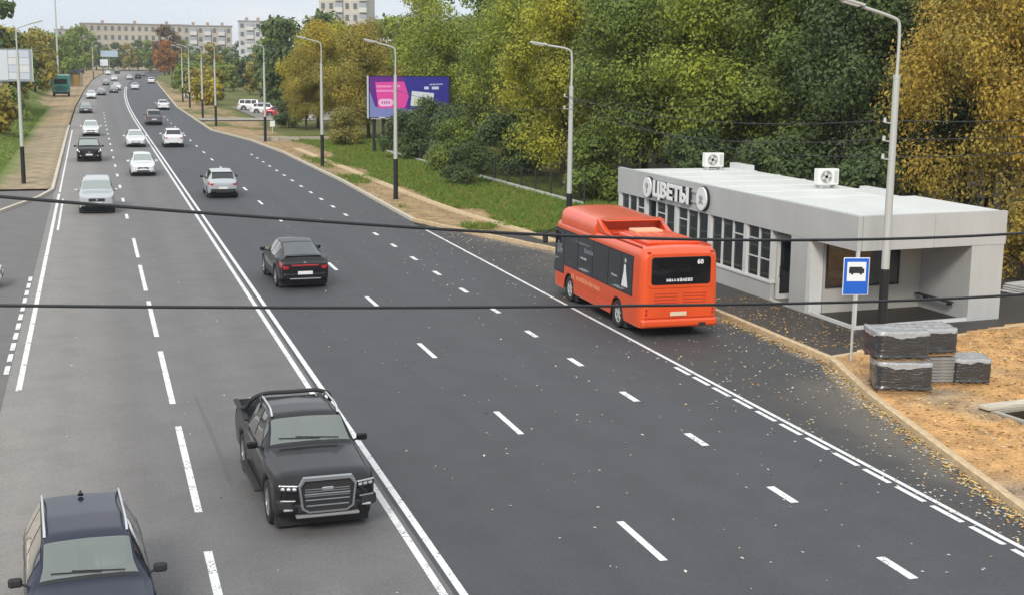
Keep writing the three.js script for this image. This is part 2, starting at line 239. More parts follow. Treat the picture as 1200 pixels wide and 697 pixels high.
{
  const k = thing('kiosk', 'long white flat roofed flower kiosk with an open bus shelter at its near end', 'kiosk');
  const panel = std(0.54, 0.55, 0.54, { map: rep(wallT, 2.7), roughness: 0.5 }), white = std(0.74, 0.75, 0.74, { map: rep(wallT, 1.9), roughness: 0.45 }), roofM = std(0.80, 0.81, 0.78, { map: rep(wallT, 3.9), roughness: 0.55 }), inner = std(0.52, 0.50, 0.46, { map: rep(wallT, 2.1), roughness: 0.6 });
  const base = 0.12, F0 = 2.52, F1 = 3.57, D = 5.55, Lk = 18.6;
  // fascia cladding: flat sheets with narrow joints
  const fas = grp('fascia', k), cuts = [0, 3.7, 7.4, 11.1, 14.8, Lk];
  for (let i = 0; i < 5; i++) mesh('panel', hx(cuts[i] + 0.006, cuts[i + 1] - 0.006, -0.03, 0.14, F0, F1), panel, fas);
  mesh('panel', hx(-0.03, 0.14, 0.146, 2.8, F0, F1), panel, fas); mesh('panel', hx(-0.03, 0.14, 2.812, D + 0.06, F0, F1), panel, fas);
  mesh('panel', hx(0.15, Lk, D - 0.1, D + 0.06, F0, F1 - 0.12), panel, fas); mesh('panel', hx(Lk - 0.14, Lk + 0.03, 0.146, D - 0.11, F0, F1 - 0.1), panel, fas);
  const roof = mesh('roof', hx(0.145, Lk - 0.145, 0.145, D - 0.11, F1 - 0.24, F1 - 0.09), roofM, k);
  for (let i = 1; i < 9; i++) mesh('roof_seam', hx(i * 2.06, i * 2.06 + 0.05, 0.16, D - 0.13, F1 - 0.089, F1 - 0.06), roofM, roof);
  mesh('parapet', hx(16.6, 18.3, D - 0.5, D - 0.2, F1 - 0.09, F1 + 0.16), white, roof); mesh('parapet', hx(5.7, 7.4, D - 0.75, D - 0.45, F1 - 0.09, F1 + 0.13), white, roof); mesh('roof_deck', hx(0.16, 4.8, 0.16, D - 0.13, F1 - 0.088, F1 + 0.01), roofM, roof);
  mesh('ceiling', hx(0.15, 2.68, 0.15, D - 0.11, F0 + 0.02, F0 + 0.1), inner, k);
  // shop: low wall, posts, panes, doorway
  const wall = mesh('low_wall', hx(5.2, Lk - 0.02, 0, 0.16, base, 0.70), panel, k);
  mesh('sill', hx(5.16, Lk, -0.035, 0.19, 0.702, 0.76), white, wall);
  const posts = [5.22, 7.0, 9.8, 12.7, 15.6, 18.32], pw = [0.1, 0.24, 0.24, 0.24, 0.24, 0.24];
  posts.forEach((u, i) => mesh('post', hx(u, u + pw[i], 0.005, 0.2, 0.762, F0 + 0.004), white, k));
  const pane = phy(0.03, 0.045, 0.045, { roughness: 0.05, transmission: 0.6, thickness: 0, clearcoat: 1 });
  for (let i = 0; i < 5; i++) {
    const a = posts[i] + pw[i], b = posts[i + 1], n = i ? 3 : 2;
    for (let j = 0; j < n; j++) {
      const u0 = lerp(a, b, j / n), u1 = lerp(a, b, (j + 1) / n), win = grp('window', k);
      mesh('pane', hx(u0 + 0.05, u1 - 0.05, 0.09, 0.1, 0.8, F0), pane, win);
      const fr = [hx(u0, u0 + 0.05, 0.05, 0.14, 0.762, F0 + 0.003), hx(u1 - 0.05, u1, 0.05, 0.14, 0.762, F0 + 0.003), hx(u0 + 0.05, u1 - 0.05, 0.05, 0.14, 0.762, 0.8)];
      if ((i + j) % 3 === 1) fr.push(hx(u0 + 0.05, u1 - 0.05, 0.055, 0.135, 2.06, 2.1)); if (i === 0) fr.push(hx(u0 + 0.05, u1 - 0.05, 0.055, 0.135, 1.44, 1.48));
      mesh('frame', merge(fr), white, win);
    }
  }
  mesh('back_wall', hx(2.7, Lk - 0.14, D - 0.22, D - 0.06, base, F0 + 0.01), panel, k);
  mesh('end_wall', hx(Lk - 0.2, Lk - 0.02, 0.21, D - 0.23, base, F0 + 0.01), panel, k);
  mesh('floor', hx(2.9, Lk - 0.2, 0.17, D - 0.23, base - 0.01, base + 0.05), std(0.16, 0.14, 0.12), k);
  // counters and plants in the dark interior
  for (const u of [6.2, 9.5, 13.2]) { mesh('counter', hx(u, u + 1.9, 1.6, 2.2, base + 0.05, 1.0), std(0.16, 0.12, 0.09), k); }
  // doorway: recessed wall, white door leaf, threshold
  mesh('door_wall', hx(3.91, 5.2, 1.15, 1.25, base, F0 + 0.01), inner, k);
  const door = mesh('door', hx(4.3, 5.16, 0.98, 1.03, base + 0.06, 2.25), white, k); mesh('door_glass', hx(4.42, 5.04, 0.965, 0.978, 1.0, 2.12), M.glass, door); mesh('handle', hx(4.36, 4.4, 0.93, 0.965, 0.95, 1.25), M.chrome, door);
  mesh('reveal', hx(5.21, 5.3, 0.205, 1.14, base, F0 + 0.01), inner, k); { const d2 = mesh('door', hx(5.165, 5.2, 0.24, 1.08, base + 0.06, 2.34), white, k); mesh('door_glass', hx(5.15, 5.164, 0.34, 0.98, 0.35, 2.2), M.glass, d2); mesh('handle', hx(5.1, 5.15, 0.28, 0.31, 0.95, 1.3), M.chrome, d2); }
  mesh('threshold', hx(3.91, 5.2, 0.0, 0.07, base, base + 0.07), white, k);
  // solid pier between shop and shelter, the shelter's walls and frame
  mesh('pier', hx(2.85, 3.9, -0.02, 1.14, base, F0 + 0.01), panel, k); mesh('pier_trim', hx(2.7, 2.844, 0.03, 0.5, base, F0 + 0.008), white, k);
  mesh('shelter_wall', hx(2.62, 2.7, 0.51, 4.3, base, F0 + 0.01), inner, k);
  const bw = grp('window', k); mesh('pane', hx(2.585, 2.6, 0.62, 3.35, 1.0, 2.36), M.glass, bw); mesh('frame', merge([hx(2.575, 2.618, 0.56, 0.62, 0.94, 2.42), hx(2.575, 2.618, 3.35, 3.41, 0.94, 2.42), hx(2.575, 2.618, 0.62, 3.35, 0.94, 1.0), hx(2.575, 2.618, 0.62, 3.35, 2.36, 2.42)]), M.dark, bw);
  mesh('side_wall', hx(-0.01, 2.7, 4.31, D + 0.02, base - 0.02, F0 - 0.001), panel, k);
  mesh('shelter_floor', hx(0.03, 2.6, 0.05, 4.3, base, base + 0.025), std(0.055, 0.045, 0.038, { map: rep(asphaltT, 2.2), roughness: 0.55 }), k);
  mesh('corner_post', hx(0.0, 0.09, 0.0, 0.09, base, F0 + 0.005), white, k);
  mesh('base_rail', hx(0.095, 2.6, 0.0, 0.09, base + 0.005, base + 0.11), white, k); mesh('base_rail', hx(0.0, 0.09, 0.095, 4.305, base + 0.005, base + 0.11), white, k);
  const bench = mesh('bench', hx(0.6, 2.5, 4.02, 4.2, 0.6, 0.64), M.dark, k); mesh('bracket', hx(0.8, 0.84, 4.1, 4.3, 0.5, 0.598), M.dark, bench); mesh('bracket', hx(2.1, 2.14, 4.1, 4.3, 0.5, 0.598), M.dark, bench);
  // sign: white letter faces with painted shadow sides, and two round badges on the fascia
  const sign = grp('sign', k), Z = (u) => kz(u, 0);
  const face = (shape, depth, u, y, m, parent, name) => { const g = new THREE.ExtrudeGeometry(shape, { depth, bevelEnabled: true, bevelSize: 0.008, bevelThickness: 0.008, bevelSegments: 1, curveSegments: 10 }); g.rotateY(-Math.PI / 2); g.translate(kx(u, -0.045), y, Z(u)); return mesh(name, g, m, parent); };
  const LM = phy(0.82, 0.82, 0.82, { roughness: 0.3 });
  const S = (pts, holes = []) => { const s = new THREE.Shape(); pts.forEach(([x, y], i) => i ? s.lineTo(x, y) : s.moveTo(x, y)); s.closePath(); for (const h of holes) { const p = new THREE.Path(); h.forEach(([x, y], i) => i ? p.lineTo(x, y) : p.moveTo(x, y)); p.closePath(); s.holes.push(p); } return s; };
  const arc = (cx, cy, rx, ry, a0, a1, n = 8) => Array.from({ length: n + 1 }, (_, i) => { const a = lerp(a0, a1, i / n); return [cx + rx * Math.cos(a), cy + ry * Math.sin(a)]; });
  const h = 0.6, st = 0.13, q = Math.PI / 2;
  const glyphs = [
    [0.58, [S([[0, 0], [0.42, 0], [0.42, -0.1], [0.54, -0.1], [0.54, 0.11], [0.48, 0.11], [0.48, h], [0.36, h], [0.36, 0.11], [0.13, 0.11], [0.13, h], [0, h]])]],
    [0.52, [S([[0, 0], ...arc(0.26, 0.17, 0.2, 0.17, -q, q * 0.8), ...arc(0.25, 0.45, 0.18, 0.15, -q * 0.6, q), [0, h]], [[[0.13, 0.1], ...arc(0.25, 0.18, 0.08, 0.08, -q, q), [0.13, 0.26]], [[0.13, 0.36], ...arc(0.24, 0.43, 0.07, 0.07, -q, q), [0.13, 0.5]]])]],
    [0.48, [S([[0, 0], [0.42, 0], [0.42, 0.11], [0.13, 0.11], [0.13, 0.25], [0.38, 0.25], [0.38, 0.36], [0.13, 0.36], [0.13, 0.49], [0.42, 0.49], [0.42, h], [0, h]])]],
    [0.5, [S([[0.16, 0], [0.29, 0], [0.29, 0.49], [0.45, 0.49], [0.45, h], [0, h], [0, 0.49], [0.16, 0.49]])]],
    [0.7, [S([[0, 0], ...arc(0.24, 0.18, 0.19, 0.18, -q, q), [0.13, 0.36], [0.13, h], [0, h]], [[[0.13, 0.1], ...arc(0.23, 0.18, 0.07, 0.08, -q, q), [0.13, 0.26]]]), S([[0.5, 0], [0.63, 0], [0.63, h], [0.5, h]])]],
  ];
  // letters read from the far end towards the near end
  let u = 14.62; const sx = 1.2;
  for (const [adv, shapes] of glyphs) { const lt = grp('letter', sign); for (const s of shapes) { const g = new THREE.ExtrudeGeometry(s, { depth: 0.1, bevelEnabled: true, bevelSize: 0.008, bevelThickness: 0.008, bevelSegments: 1, curveSegments: 6 }); g.scale(sx, 1, 1).rotateY(-Math.PI / 2).translate(kx(u, -0.04), 2.74, Z(u)); mesh('stroke', g, M.dark, lt); const f = new THREE.ExtrudeGeometry(s, { depth: 0.03, bevelEnabled: true, bevelSize: 0.016, bevelThickness: 0.006, bevelSegments: 1, curveSegments: 6 }); f.scale(sx, 1, 1).rotateY(-Math.PI / 2).translate(kx(u, -0.16), 2.74, Z(u)); mesh('letter_face', f, LM, lt); } u -= adv * sx; }  // dark body behind each white face paints the shadow on the letter sides
  const disc = (u, r, y, leaf) => { const b = grp('badge', sign); const g = cyl(r, r, 0.16, 0, 0, 0, 40).rotateZ(Math.PI / 2).translate(kx(u, -0.035), y, Z(u)); mesh('disc', g, LM, b); mesh('rim', cyl(r + 0.025, r + 0.025, 0.1, 0, 0, 0, 40).rotateZ(Math.PI / 2).translate(kx(u, -0.034), y, Z(u)), M.dark, b);
    const dm = std(0.32, 0.33, 0.34); for (const [a, l] of leaf) mesh('emblem', new THREE.SphereGeometry(1, 10, 8).scale(0.02, l, 0.075).translate(0, l * 0.75, 0).rotateX(a).translate(kx(u, -0.195), y - 0.05, Z(u)), dm, b); };
  disc(15.2, 0.4, 3.03, [[0, 0.16], [0.6, 0.14], [-0.6, 0.14], [3.14, 0.12]]); disc(10.28, 0.43, 3.06, [[0.9, 0.13], [-0.9, 0.13], [2.3, 0.13], [-2.3, 0.13], [0, 0.12]]);
  mesh('sign_rail', hx(10.9, 14.8, -0.075, -0.033, 2.82, 2.88), M.galv, sign); mesh('sign_rail', hx(10.9, 14.8, -0.075, -0.033, 3.2, 3.26), M.galv, sign);
}
function acUnit(u, w, label) {
  const a = thing('air_conditioner', label, 'air conditioner', [kx(u, w), 3.485, kz(u, w)], 0.0);
  const wm = std(0.72, 0.72, 0.69, { roughness: 0.5 }); mesh('casing', rbox(0.86, 0.6, 0.34, 0.03, 0, 0.42, 0), wm, a);
  for (const s of [-1, 1]) mesh('foot', box(0.06, 0.12, 0.36, s * 0.3, 0.06, 0), M.galv, a);
  mesh('fan_recess', cyl(0.235, 0.235, 0.02, 0, 0, 0, 28).rotateX(Math.PI / 2).translate(-0.1, 0.43, 0.165), std(0.1, 0.1, 0.1), a);
  const gr = grp('fan_grille', a); for (const r of [0.08, 0.14, 0.2, 0.235]) mesh('ring', new THREE.TorusGeometry(r, 0.008, 6, 28).translate(-0.1, 0.43, 0.19), wm, gr);
  for (let i = 0; i < 4; i++) mesh('blade', box(0.11, 0.2, 0.012).translate(0, 0.1, 0).rotateZ(i * Math.PI / 2 + 0.3).translate(-0.1, 0.43, 0.182), M.galv, gr);
  mesh('vent_panel', box(0.14, 0.44, 0.01, 0.3, 0.43, 0.174), std(0.5, 0.5, 0.48), a);
}
acUnit(17.6, 3.9, 'white air conditioner unit on the far end of the kiosk roof');
acUnit(9.0, 4.35, 'white air conditioner unit nearer the shelter on the kiosk roof');

// ---------------------------------------------------------------- lofted shells for vehicles
const pl = (pts, s) => { if (s <= pts[0][0]) return pts[0][1]; for (let i = 1; i < pts.length; i++) if (s <= pts[i][0]) return lerp(pts[i - 1][1], pts[i][1], (s - pts[i - 1][0]) / (pts[i][0] - pts[i - 1][0])); return pts[pts.length - 1][1]; };
const smooth = (pts, s, e) => { let a = 0; for (let i = -3; i <= 3; i++) a += pl(pts, clamp(s + i * e / 3)); return a / 7; };
function shell(sec, L, nS, caps, hole) { // sec(s) -> half section [[x, y]...] from sill to top centre
  const st = []; for (let i = 0; i <= nS; i++) st.push(i / nS);
  const at2 = (s, t) => { const q = sec(s), n = q.length - 1, side = t < 0 ? -1 : 1, k = Math.min(n - 1e-6, (1 - Math.abs(t)) * n), i = Math.floor(k), f = k - i; return V(side * lerp(q[i][0], q[i + 1][0], f), lerp(q[i][1], q[i + 1][1], f), L / 2 - s * L); };
  const np = sec(0.5).length - 1;
  const body = grid(np * 2, nS, (u, v) => { const q = sec(v), t = Math.round(u * np * 2) - np, i = np - Math.abs(t), sd = t < 0 ? 1 : -1; return [sd * q[i][0], q[i][1], L / 2 - v * L]; });
  if (hole) { const I = []; for (let j = 0; j < nS; j++) for (let i = 0; i < np * 2; i++) { const t = Math.max(Math.abs(i - np), Math.abs(i + 1 - np)) / np; if (hole(j / nS, (j + 1) / nS, t)) continue; const a = j * (np * 2 + 1) + i, b = a + 1, c = a + np * 2 + 1, d = c + 1; I.push(a, b, d, a, d, c); } body.setIndex(I); }
  const cap = (s, dir) => { const q = sec(s), ring = []; for (let i = 0; i <= np; i++) ring.push([q[i][0], q[i][1]]); for (let i = np - 1; i >= 0; i--) ring.push([-q[i][0], q[i][1]]); const cy = (q[0][1] + q[np][1]) / 2, n = ring.length; const lv = [[1, 0], [0.97, 0.022], [0.88, 0.04], [0.5, 0.05], [0.001, 0.052]];
    return grid(n, lv.length - 1, (u, v, i, j) => { const p = ring[i % n], [k, d] = lv[j]; return [p[0] * k, cy + (p[1] - cy) * k, (dir > 0 ? L / 2 : -L / 2) + dir * d * (caps ?? 1)]; }); };
  const g0 = body, gs = [g0]; const f = cap(0, 1), r = cap(1, -1); gs.push(f, r);
  const patch = (s0, s1, t0, t1, off = 0.006, ns = 6, nt = 6) => grid(nt, ns, (u, v) => { const s = typeof s0 === 'function' ? lerp(s0(u), s1(u), v) : lerp(s0, s1, v), t = lerp(t0, t1, u); const p = at2(s, t), e = 0.004, a = at2(clamp(s + e), t).sub(at2(clamp(s - e), t)), b = at2(s, clamp(t + e, -1, 1)).sub(at2(s, clamp(t - e, -1, 1))); const n = a.cross(b).normalize(); const c = V(p.x * 2, (p.y - 0.8) * 2, 0); if (n.dot(c) < 0) n.negate(); p.addScaledVector(n, off); return [p.x, p.y, p.z]; });
  return { geo: merge(gs.map((g) => { g.computeVertexNormals(); return g; })), patch, at: at2, np };
}
const wheelG = {};
function wheel(parent, x, y, z, r, w, rimMat = M.alloy) {
  const k = r.toFixed(3) + w; if (!wheelG[k]) {
    const pr = [[r * 0.62, -w / 2 + 0.02], [r * 0.7, -w / 2], [r * 0.93, -w / 2], [r, -w / 2 + 0.03], [r, w / 2 - 0.03], [r * 0.93, w / 2], [r * 0.7, w / 2], [r * 0.62, w / 2 - 0.02]].map(([a, b]) => new THREE.Vector2(a, b));
    const ty = new THREE.LatheGeometry(pr, 28).rotateZ(Math.PI / 2), rim = [cyl(r * 0.63, r * 0.63, 0.02, 0, -0.01, 0, 24).rotateZ(Math.PI / 2).translate(-0.02, 0, 0), cyl(r * 0.14, r * 0.14, 0.05, 0, 0, 0, 12).rotateZ(-Math.PI / 2)];
    const sp = []; for (let i = 0; i < 5; i++) sp.push(at(new THREE.BoxGeometry(0.035, r * 0.56, r * 0.17).translate(0.03, r * 0.34, 0), 0, 0, 0, i * Math.PI * 0.4, 0, 0)); sp.push(new THREE.TorusGeometry(r * 0.6, 0.022, 6, 28).rotateY(Math.PI / 2).translate(0.03, 0, 0), rim[1]);
    wheelG[k] = [ty, merge([rim[0]]), merge(sp)]; }
  const [ty, disc, sp] = wheelG[k], o = grp('wheel', parent); o.position.set(x, y, z); if (x < 0) o.rotation.y = Math.PI; mesh('tyre', ty, M.rubber, o); mesh('brake_disc', disc, M.dark, o).position.x = w * 0.18; mesh('rim', sp, rimMat, o).position.x = w * 0.22; return o;
}
M.lampOn = phy(0.8, 0.8, 0.8, { emissive: C(1, 0.97, 0.9), emissiveIntensity: 0.9, roughness: 0.2 });
const paintM = {};
const paint = (c, o = {}) => paintM[c] ??= phy(...c, { roughness: 0.4, clearcoat: c[0] < 0.1 ? 0.55 : 1, clearcoatRoughness: 0.05, specularIntensity: c[0] < 0.1 ? 0.25 : 1, metalness: c[0] < 0.1 ? 0 : 0.15, ...o });

// car body styles: heights and half widths along the length (0 front, 1 rear)
const STY = {
  suv: { L: 4.5, W: 1.84, wf: 0.185, wr: 0.80, R: 0.35, sill: 0.27, top: [[0, 0.80], [0.03, 0.93], [0.07, 0.985], [0.26, 1.07], [0.285, 1.10], [0.40, 1.53], [0.45, 1.60], [0.6, 1.63], [0.86, 1.575], [0.895, 1.52], [0.965, 1.14], [0.985, 1.05], [1, 0.95]], sh: [[0, 0.76], [0.05, 0.90], [0.27, 0.99], [0.9, 1.07], [1, 0.92]], hw: [[0, 0.78], [0.02, 0.86], [0.07, 0.945], [0.2, 0.99], [0.5, 1], [0.85, 0.985], [0.95, 0.93], [1, 0.84]], ro: [[0, 0.80], [0.27, 0.83], [0.33, 0.72], [0.45, 0.67], [0.85, 0.65], [0.95, 0.72], [1, 0.74]], ws: [0.297, 0.405], rw: [0.89, 0.963], sw: [[0.37, 0.575], [0.59, 0.775], [0.79, 0.89]] },
  sedan: { L: 4.5, W: 1.76, wf: 0.19, wr: 0.80, R: 0.325, sill: 0.22, top: [[0, 0.66], [0.03, 0.76], [0.08, 0.81], [0.27, 0.92], [0.3, 0.945], [0.43, 1.38], [0.48, 1.44], [0.6, 1.455], [0.7, 1.42], [0.74, 1.38], [0.86, 1.02], [0.89, 1.0], [0.97, 0.97], [1, 0.86]], sh: [[0, 0.62], [0.05, 0.74], [0.28, 0.86], [0.85, 0.94], [1, 0.84]], hw: [[0, 0.76], [0.02, 0.85], [0.07, 0.94], [0.2, 0.985], [0.5, 1], [0.85, 0.98], [0.95, 0.93], [1, 0.84]], ro: [[0, 0.80], [0.28, 0.82], [0.36, 0.70], [0.48, 0.64], [0.7, 0.64], [0.84, 0.72], [0.88, 0.8], [1, 0.78]], ws: [0.313, 0.43], rw: [0.745, 0.85], sw: [[0.39, 0.575], [0.59, 0.745]] },
  coupe: { L: 4.6, W: 1.86, wf: 0.19, wr: 0.80, R: 0.36, sill: 0.28, top: [[0, 0.82], [0.03, 0.94], [0.08, 0.985], [0.27, 1.07], [0.3, 1.10], [0.42, 1.49], [0.48, 1.565], [0.56, 1.575], [0.68, 1.52], [0.9, 1.16], [0.925, 1.135], [0.945, 1.12], [0.97, 1.0], [1, 0.9]], sh: [[0, 0.78], [0.05, 0.92], [0.27, 1.0], [0.88, 1.08], [1, 0.9]], hw: [[0, 0.78], [0.02, 0.86], [0.07, 0.945], [0.2, 0.985], [0.5, 1], [0.85, 0.99], [0.95, 0.94], [1, 0.87]], ro: [[0, 0.80], [0.28, 0.83], [0.36, 0.71], [0.48, 0.63], [0.7, 0.62], [0.88, 0.70], [0.93, 0.8], [1, 0.78]], ws: [0.313, 0.425], rw: [0.70, 0.895], sw: [[0.39, 0.575], [0.59, 0.75]] },
  wagon: { L: 4.2, W: 1.72, wf: 0.19, wr: 0.80, R: 0.32, sill: 0.22, top: [[0, 0.70], [0.03, 0.80], [0.08, 0.84], [0.25, 0.94], [0.275, 0.97], [0.4, 1.42], [0.46, 1.49], [0.6, 1.51], [0.9, 1.46], [0.93, 1.42], [0.98, 1.0], [1, 0.86]], sh: [[0, 0.66], [0.05, 0.78], [0.27, 0.88], [0.9, 0.95], [1, 0.82]], hw: [[0, 0.80], [0.02, 0.88], [0.07, 0.95], [0.2, 0.985], [0.5, 1], [0.9, 0.98], [1, 0.89]], ro: [[0, 0.80], [0.26, 0.83], [0.33, 0.71], [0.46, 0.66], [0.9, 0.66], [1, 0.75]], ws: [0.285, 0.402], rw: [0.925, 0.975], sw: [[0.36, 0.565], [0.58, 0.755], [0.77, 0.91]] },
  boxy: { L: 4.5, W: 1.86, wf: 0.185, wr: 0.80, R: 0.37, sill: 0.3, top: [[0, 0.92], [0.02, 1.02], [0.06, 1.06], [0.25, 1.12], [0.275, 1.15], [0.35, 1.64], [0.4, 1.72], [0.6, 1.74], [0.93, 1.71], [0.955, 1.66], [0.985, 1.2], [1, 1.05]], sh: [[0, 0.9], [0.05, 1.0], [0.27, 1.05], [0.95, 1.12], [1, 1.0]], hw: [[0, 0.86], [0.02, 0.92], [0.06, 0.97], [0.2, 0.99], [0.5, 1], [0.9, 0.99], [1, 0.92]], ro: [[0, 0.84], [0.26, 0.86], [0.33, 0.78], [0.42, 0.74], [0.92, 0.73], [1, 0.80]], ws: [0.283, 0.352], rw: [0.95, 0.985], sw: [[0.325, 0.55], [0.565, 0.755], [0.77, 0.93]] },
};
function carShell(y) {
  const a = y.W / 2, zf = (s, c) => (s - c) * y.L, sec = (s) => {
    const w = a * smooth(y.hw, s, 0.012), ys = smooth(y.sh, s, 0.015), yt = smooth(y.top, s, 0.011), r0 = y.R * 1.2; let yl = y.sill + 0.1 * sm(0.06, 0, s) + 0.1 * sm(0.94, 1, s);
    for (const c of [y.wf, y.wr]) { const d = zf(s, c); if (Math.abs(d) < r0) yl = Math.max(yl, y.R + Math.sqrt(r0 * r0 - d * d) * 0.98); }
    yl = Math.min(yl, ys - 0.06); const bed = y.bed && s > y.bed ? sm(y.bed, y.bed + 0.012, s) * sm(0.985, 0.97, s) : 0;
    let E = [a * smooth(y.ro, s, 0.012), Math.max(yt - 0.06, ys + 0.018)]; E[0] = Math.min(E[0], w * 0.9); const B = [w * 0.94, ys + 0.012], q = [[w * 0.93, yl], [w * 0.978, yl + 0.04], [w, lerp(yl, ys, 0.42)], [w * 0.997, lerp(yl, ys, 0.7)], [w * 0.968, ys - 0.02], B];
    for (const f of [0.05, 0.5, 0.95]) q.push([lerp(B[0], E[0], f) + 0.012 * Math.sin(f * Math.PI), lerp(B[1], E[1], f)]);
    q.push(E); const dn = bed * 0.42; q.push([E[0] - 0.045 , lerp(E[1], Math.max(yt, E[1] + 0.006), 0.6) - dn], [E[0] * 0.72, Math.max(yt - 0.008, E[1] + 0.008) - dn], [E[0] * 0.38, Math.max(yt, E[1] + 0.014) - dn], [0, Math.max(yt + 0.006, E[1] + 0.018) - dn]); return q;
  };
  return shell(sec, y.L, Math.round(y.L * 17), 1, y.open ? (s0, s1, t) => s0 >= y.ws[0] && s1 <= y.ws[1] && t <= kt(10) + 1e-6 : null);
}
const shells = {};
// section parameter: 0 roof centre .. 1 sill; knots from sill: 0..5 side, 5 shoulder, 6-8 window band, 9 roof edge, 13 centre
const kt = (i) => 1 - i / 13;
function car(style, o) {
  const y = typeof style === 'string' ? STY[style] : style, key = y.id ?? style, sh = shells[key] ??= carShell(y), S = o.scale ?? 1;
  const c = thing(o.name ?? 'car', o.label, o.category ?? 'car', [o.x, 0, o.z], o.turn ?? 0, o.group); c.scale.setScalar(S);
  const P = (k, f) => sh[k] ??= f(), L = y.L, a = y.W / 2, body = mesh('body', sh.geo, o.paint, c), near = o.near;
  const tE = kt(9.75), tW0 = kt(8.05), tW1 = kt(5.95), by = pl(y.sh, 0.0);
  mesh('windscreen', P('ws', () => sh.patch(y.ws[0], y.ws[1], -tE, tE, 0.006, 8, 14)), y.open ? M.clearGlass : M.windscreen, c);
  mesh('rear_window', P('rw', () => sh.patch(y.rw[0], y.rw[1], -tE, tE, 0.006, 6, 14)), M.glass, c);
  y.sw.forEach(([p, q], i) => { for (const s of [-1, 1]) mesh('side_window', P('sw' + i + s, () => sh.patch(p, q, s * tW0, s * tW1, 0.006, 8, 5)), M.glass, c); });
  mesh('underbody', P('ub', () => merge([box(y.W * 0.72, 0.28, L * 0.93, 0, y.sill + 0.1, 0), box(y.W * 0.9, 0.2, L * (y.wr - y.wf) - y.R * 2.5, 0, y.sill + 0.12, L * (0.5 - (y.wf + y.wr) / 2)), ...[y.wf, y.wr].map((k) => box(y.W * 0.9, y.R * 1.9, y.R * 2.5, 0, y.R * 1.15, L * (0.5 - k)).scale(1, 1, 1))])), M.dark, c);
  for (const k of [y.wf, y.wr]) for (const s of [-1, 1]) wheel(c, s * (a - 0.125), y.R, L * (0.5 - k), y.R, 0.21, o.rims);
  const zf = L / 2 + 0.045, zr = -L / 2 - 0.045, tl = pl(y.top, 0), rl = pl(y.top, 1), fw = a * pl(y.hw, 0), rw = a * pl(y.hw, 1);
  // nose
  const bm = o.cladding ? M.dark : o.paint;
  const lens = o.lit ? M.lampOn : M.lens; const fb = mesh('front_bumper', P('fb', () => rbox(fw * 1.86, 0.2, 0.2, 0.07, 0, y.sill + 0.17, L / 2 - 0.03)), bm, c);
  mesh('air_intake', P('ai', () => rbox(fw * 1.3, 0.1, 0.03, 0.012, 0, y.sill + 0.16, L / 2 + 0.075)), M.dark, fb);
  const gm = o.grille ?? M.dark, gr = mesh('grille', P('gr', () => rbox(fw * 1.02, (tl - y.sill) * 0.27, 0.04, 0.015, 0, lerp(y.sill, tl, 0.72), zf)), M.dark, c);
  if (near || o.bars) for (let i = 0; i < 4; i++) mesh('bar', box(fw * 0.98, 0.018, 0.02, 0, lerp(y.sill, tl, 0.62 + i * 0.065), zf + 0.024), M.chrome, gr); else mesh('badge', P('bd', () => cyl(0.05, 0.05, 0.02, 0, 0, 0, 12).rotateX(Math.PI / 2).translate(0, lerp(y.sill, tl, 0.74), zf + 0.02)), M.chrome, gr);
  if (!o.ownLamps) for (const s of [-1, 1]) { mesh('headlight', P('hl' + s, () => merge([rbox(fw * 0.4, (tl - y.sill) * 0.2, 0.06, 0.02, s * fw * 0.72, lerp(y.sill, tl, 0.78), zf - 0.035), sh.patch(0.003, 0.06, s * kt(4.5), s * kt(3.4), 0.008, 4, 3)])), lens, c); mesh('fog_light', P('fo' + s, () => cyl(0.05, 0.05, 0.03, 0, 0, 0, 12).rotateX(Math.PI / 2).translate(s * fw * 0.8, y.sill + 0.19, L / 2 + 0.06)), M.lens, fb); }
  if (!o.noPlate) mesh('front_plate', P('fp', () => box(0.5, 0.11, 0.012, 0, y.sill + 0.27, L / 2 + 0.082)), M.plate, c);
  // tail
  const rb = mesh('rear_bumper', P('rb', () => rbox(rw * 1.9, 0.24, 0.18, 0.07, 0, y.sill + 0.2, -L / 2 + 0.02)), bm, c);
  mesh('diffuser', P('df', () => rbox(rw * 1.1, 0.09, 0.04, 0.015, 0, y.sill + 0.12, -L / 2 - 0.068)), M.dark, rb);
  for (const s of [-1, 1]) mesh('tail_light', P('tl' + s, () => merge([rbox(rw * 0.42, (rl - y.sill) * 0.2, 0.05, 0.018, s * rw * 0.74, lerp(y.sill, rl, 0.82), zr + 0.026), sh.patch(0.945, 0.997, s * kt(4.7), s * kt(3.2), 0.008, 4, 3)])), M.tail, c);
  mesh('rear_plate', P('rp', () => box(0.52, 0.115, 0.014, 0, lerp(y.sill, rl, 0.52), zr - 0.02)), M.plate, c);
  for (const s of [-1, 1]) { const m = mesh('mirror', P('mi' + s, () => rbox(0.2, 0.14, 0.11, 0.045, s * (a + 0.1), pl(y.sh, 0.34) + 0.07, L * (0.5 - 0.345))), o.mirrors ?? o.paint, c); mesh('mirror_arm', P('ma' + s, () => bar([s * (a - 0.08), pl(y.sh, 0.34) + 0.01, L * (0.5 - 0.34)], [s * (a + 0.06), pl(y.sh, 0.34) + 0.05, L * (0.5 - 0.345)], 0.02)), M.dark, m); }
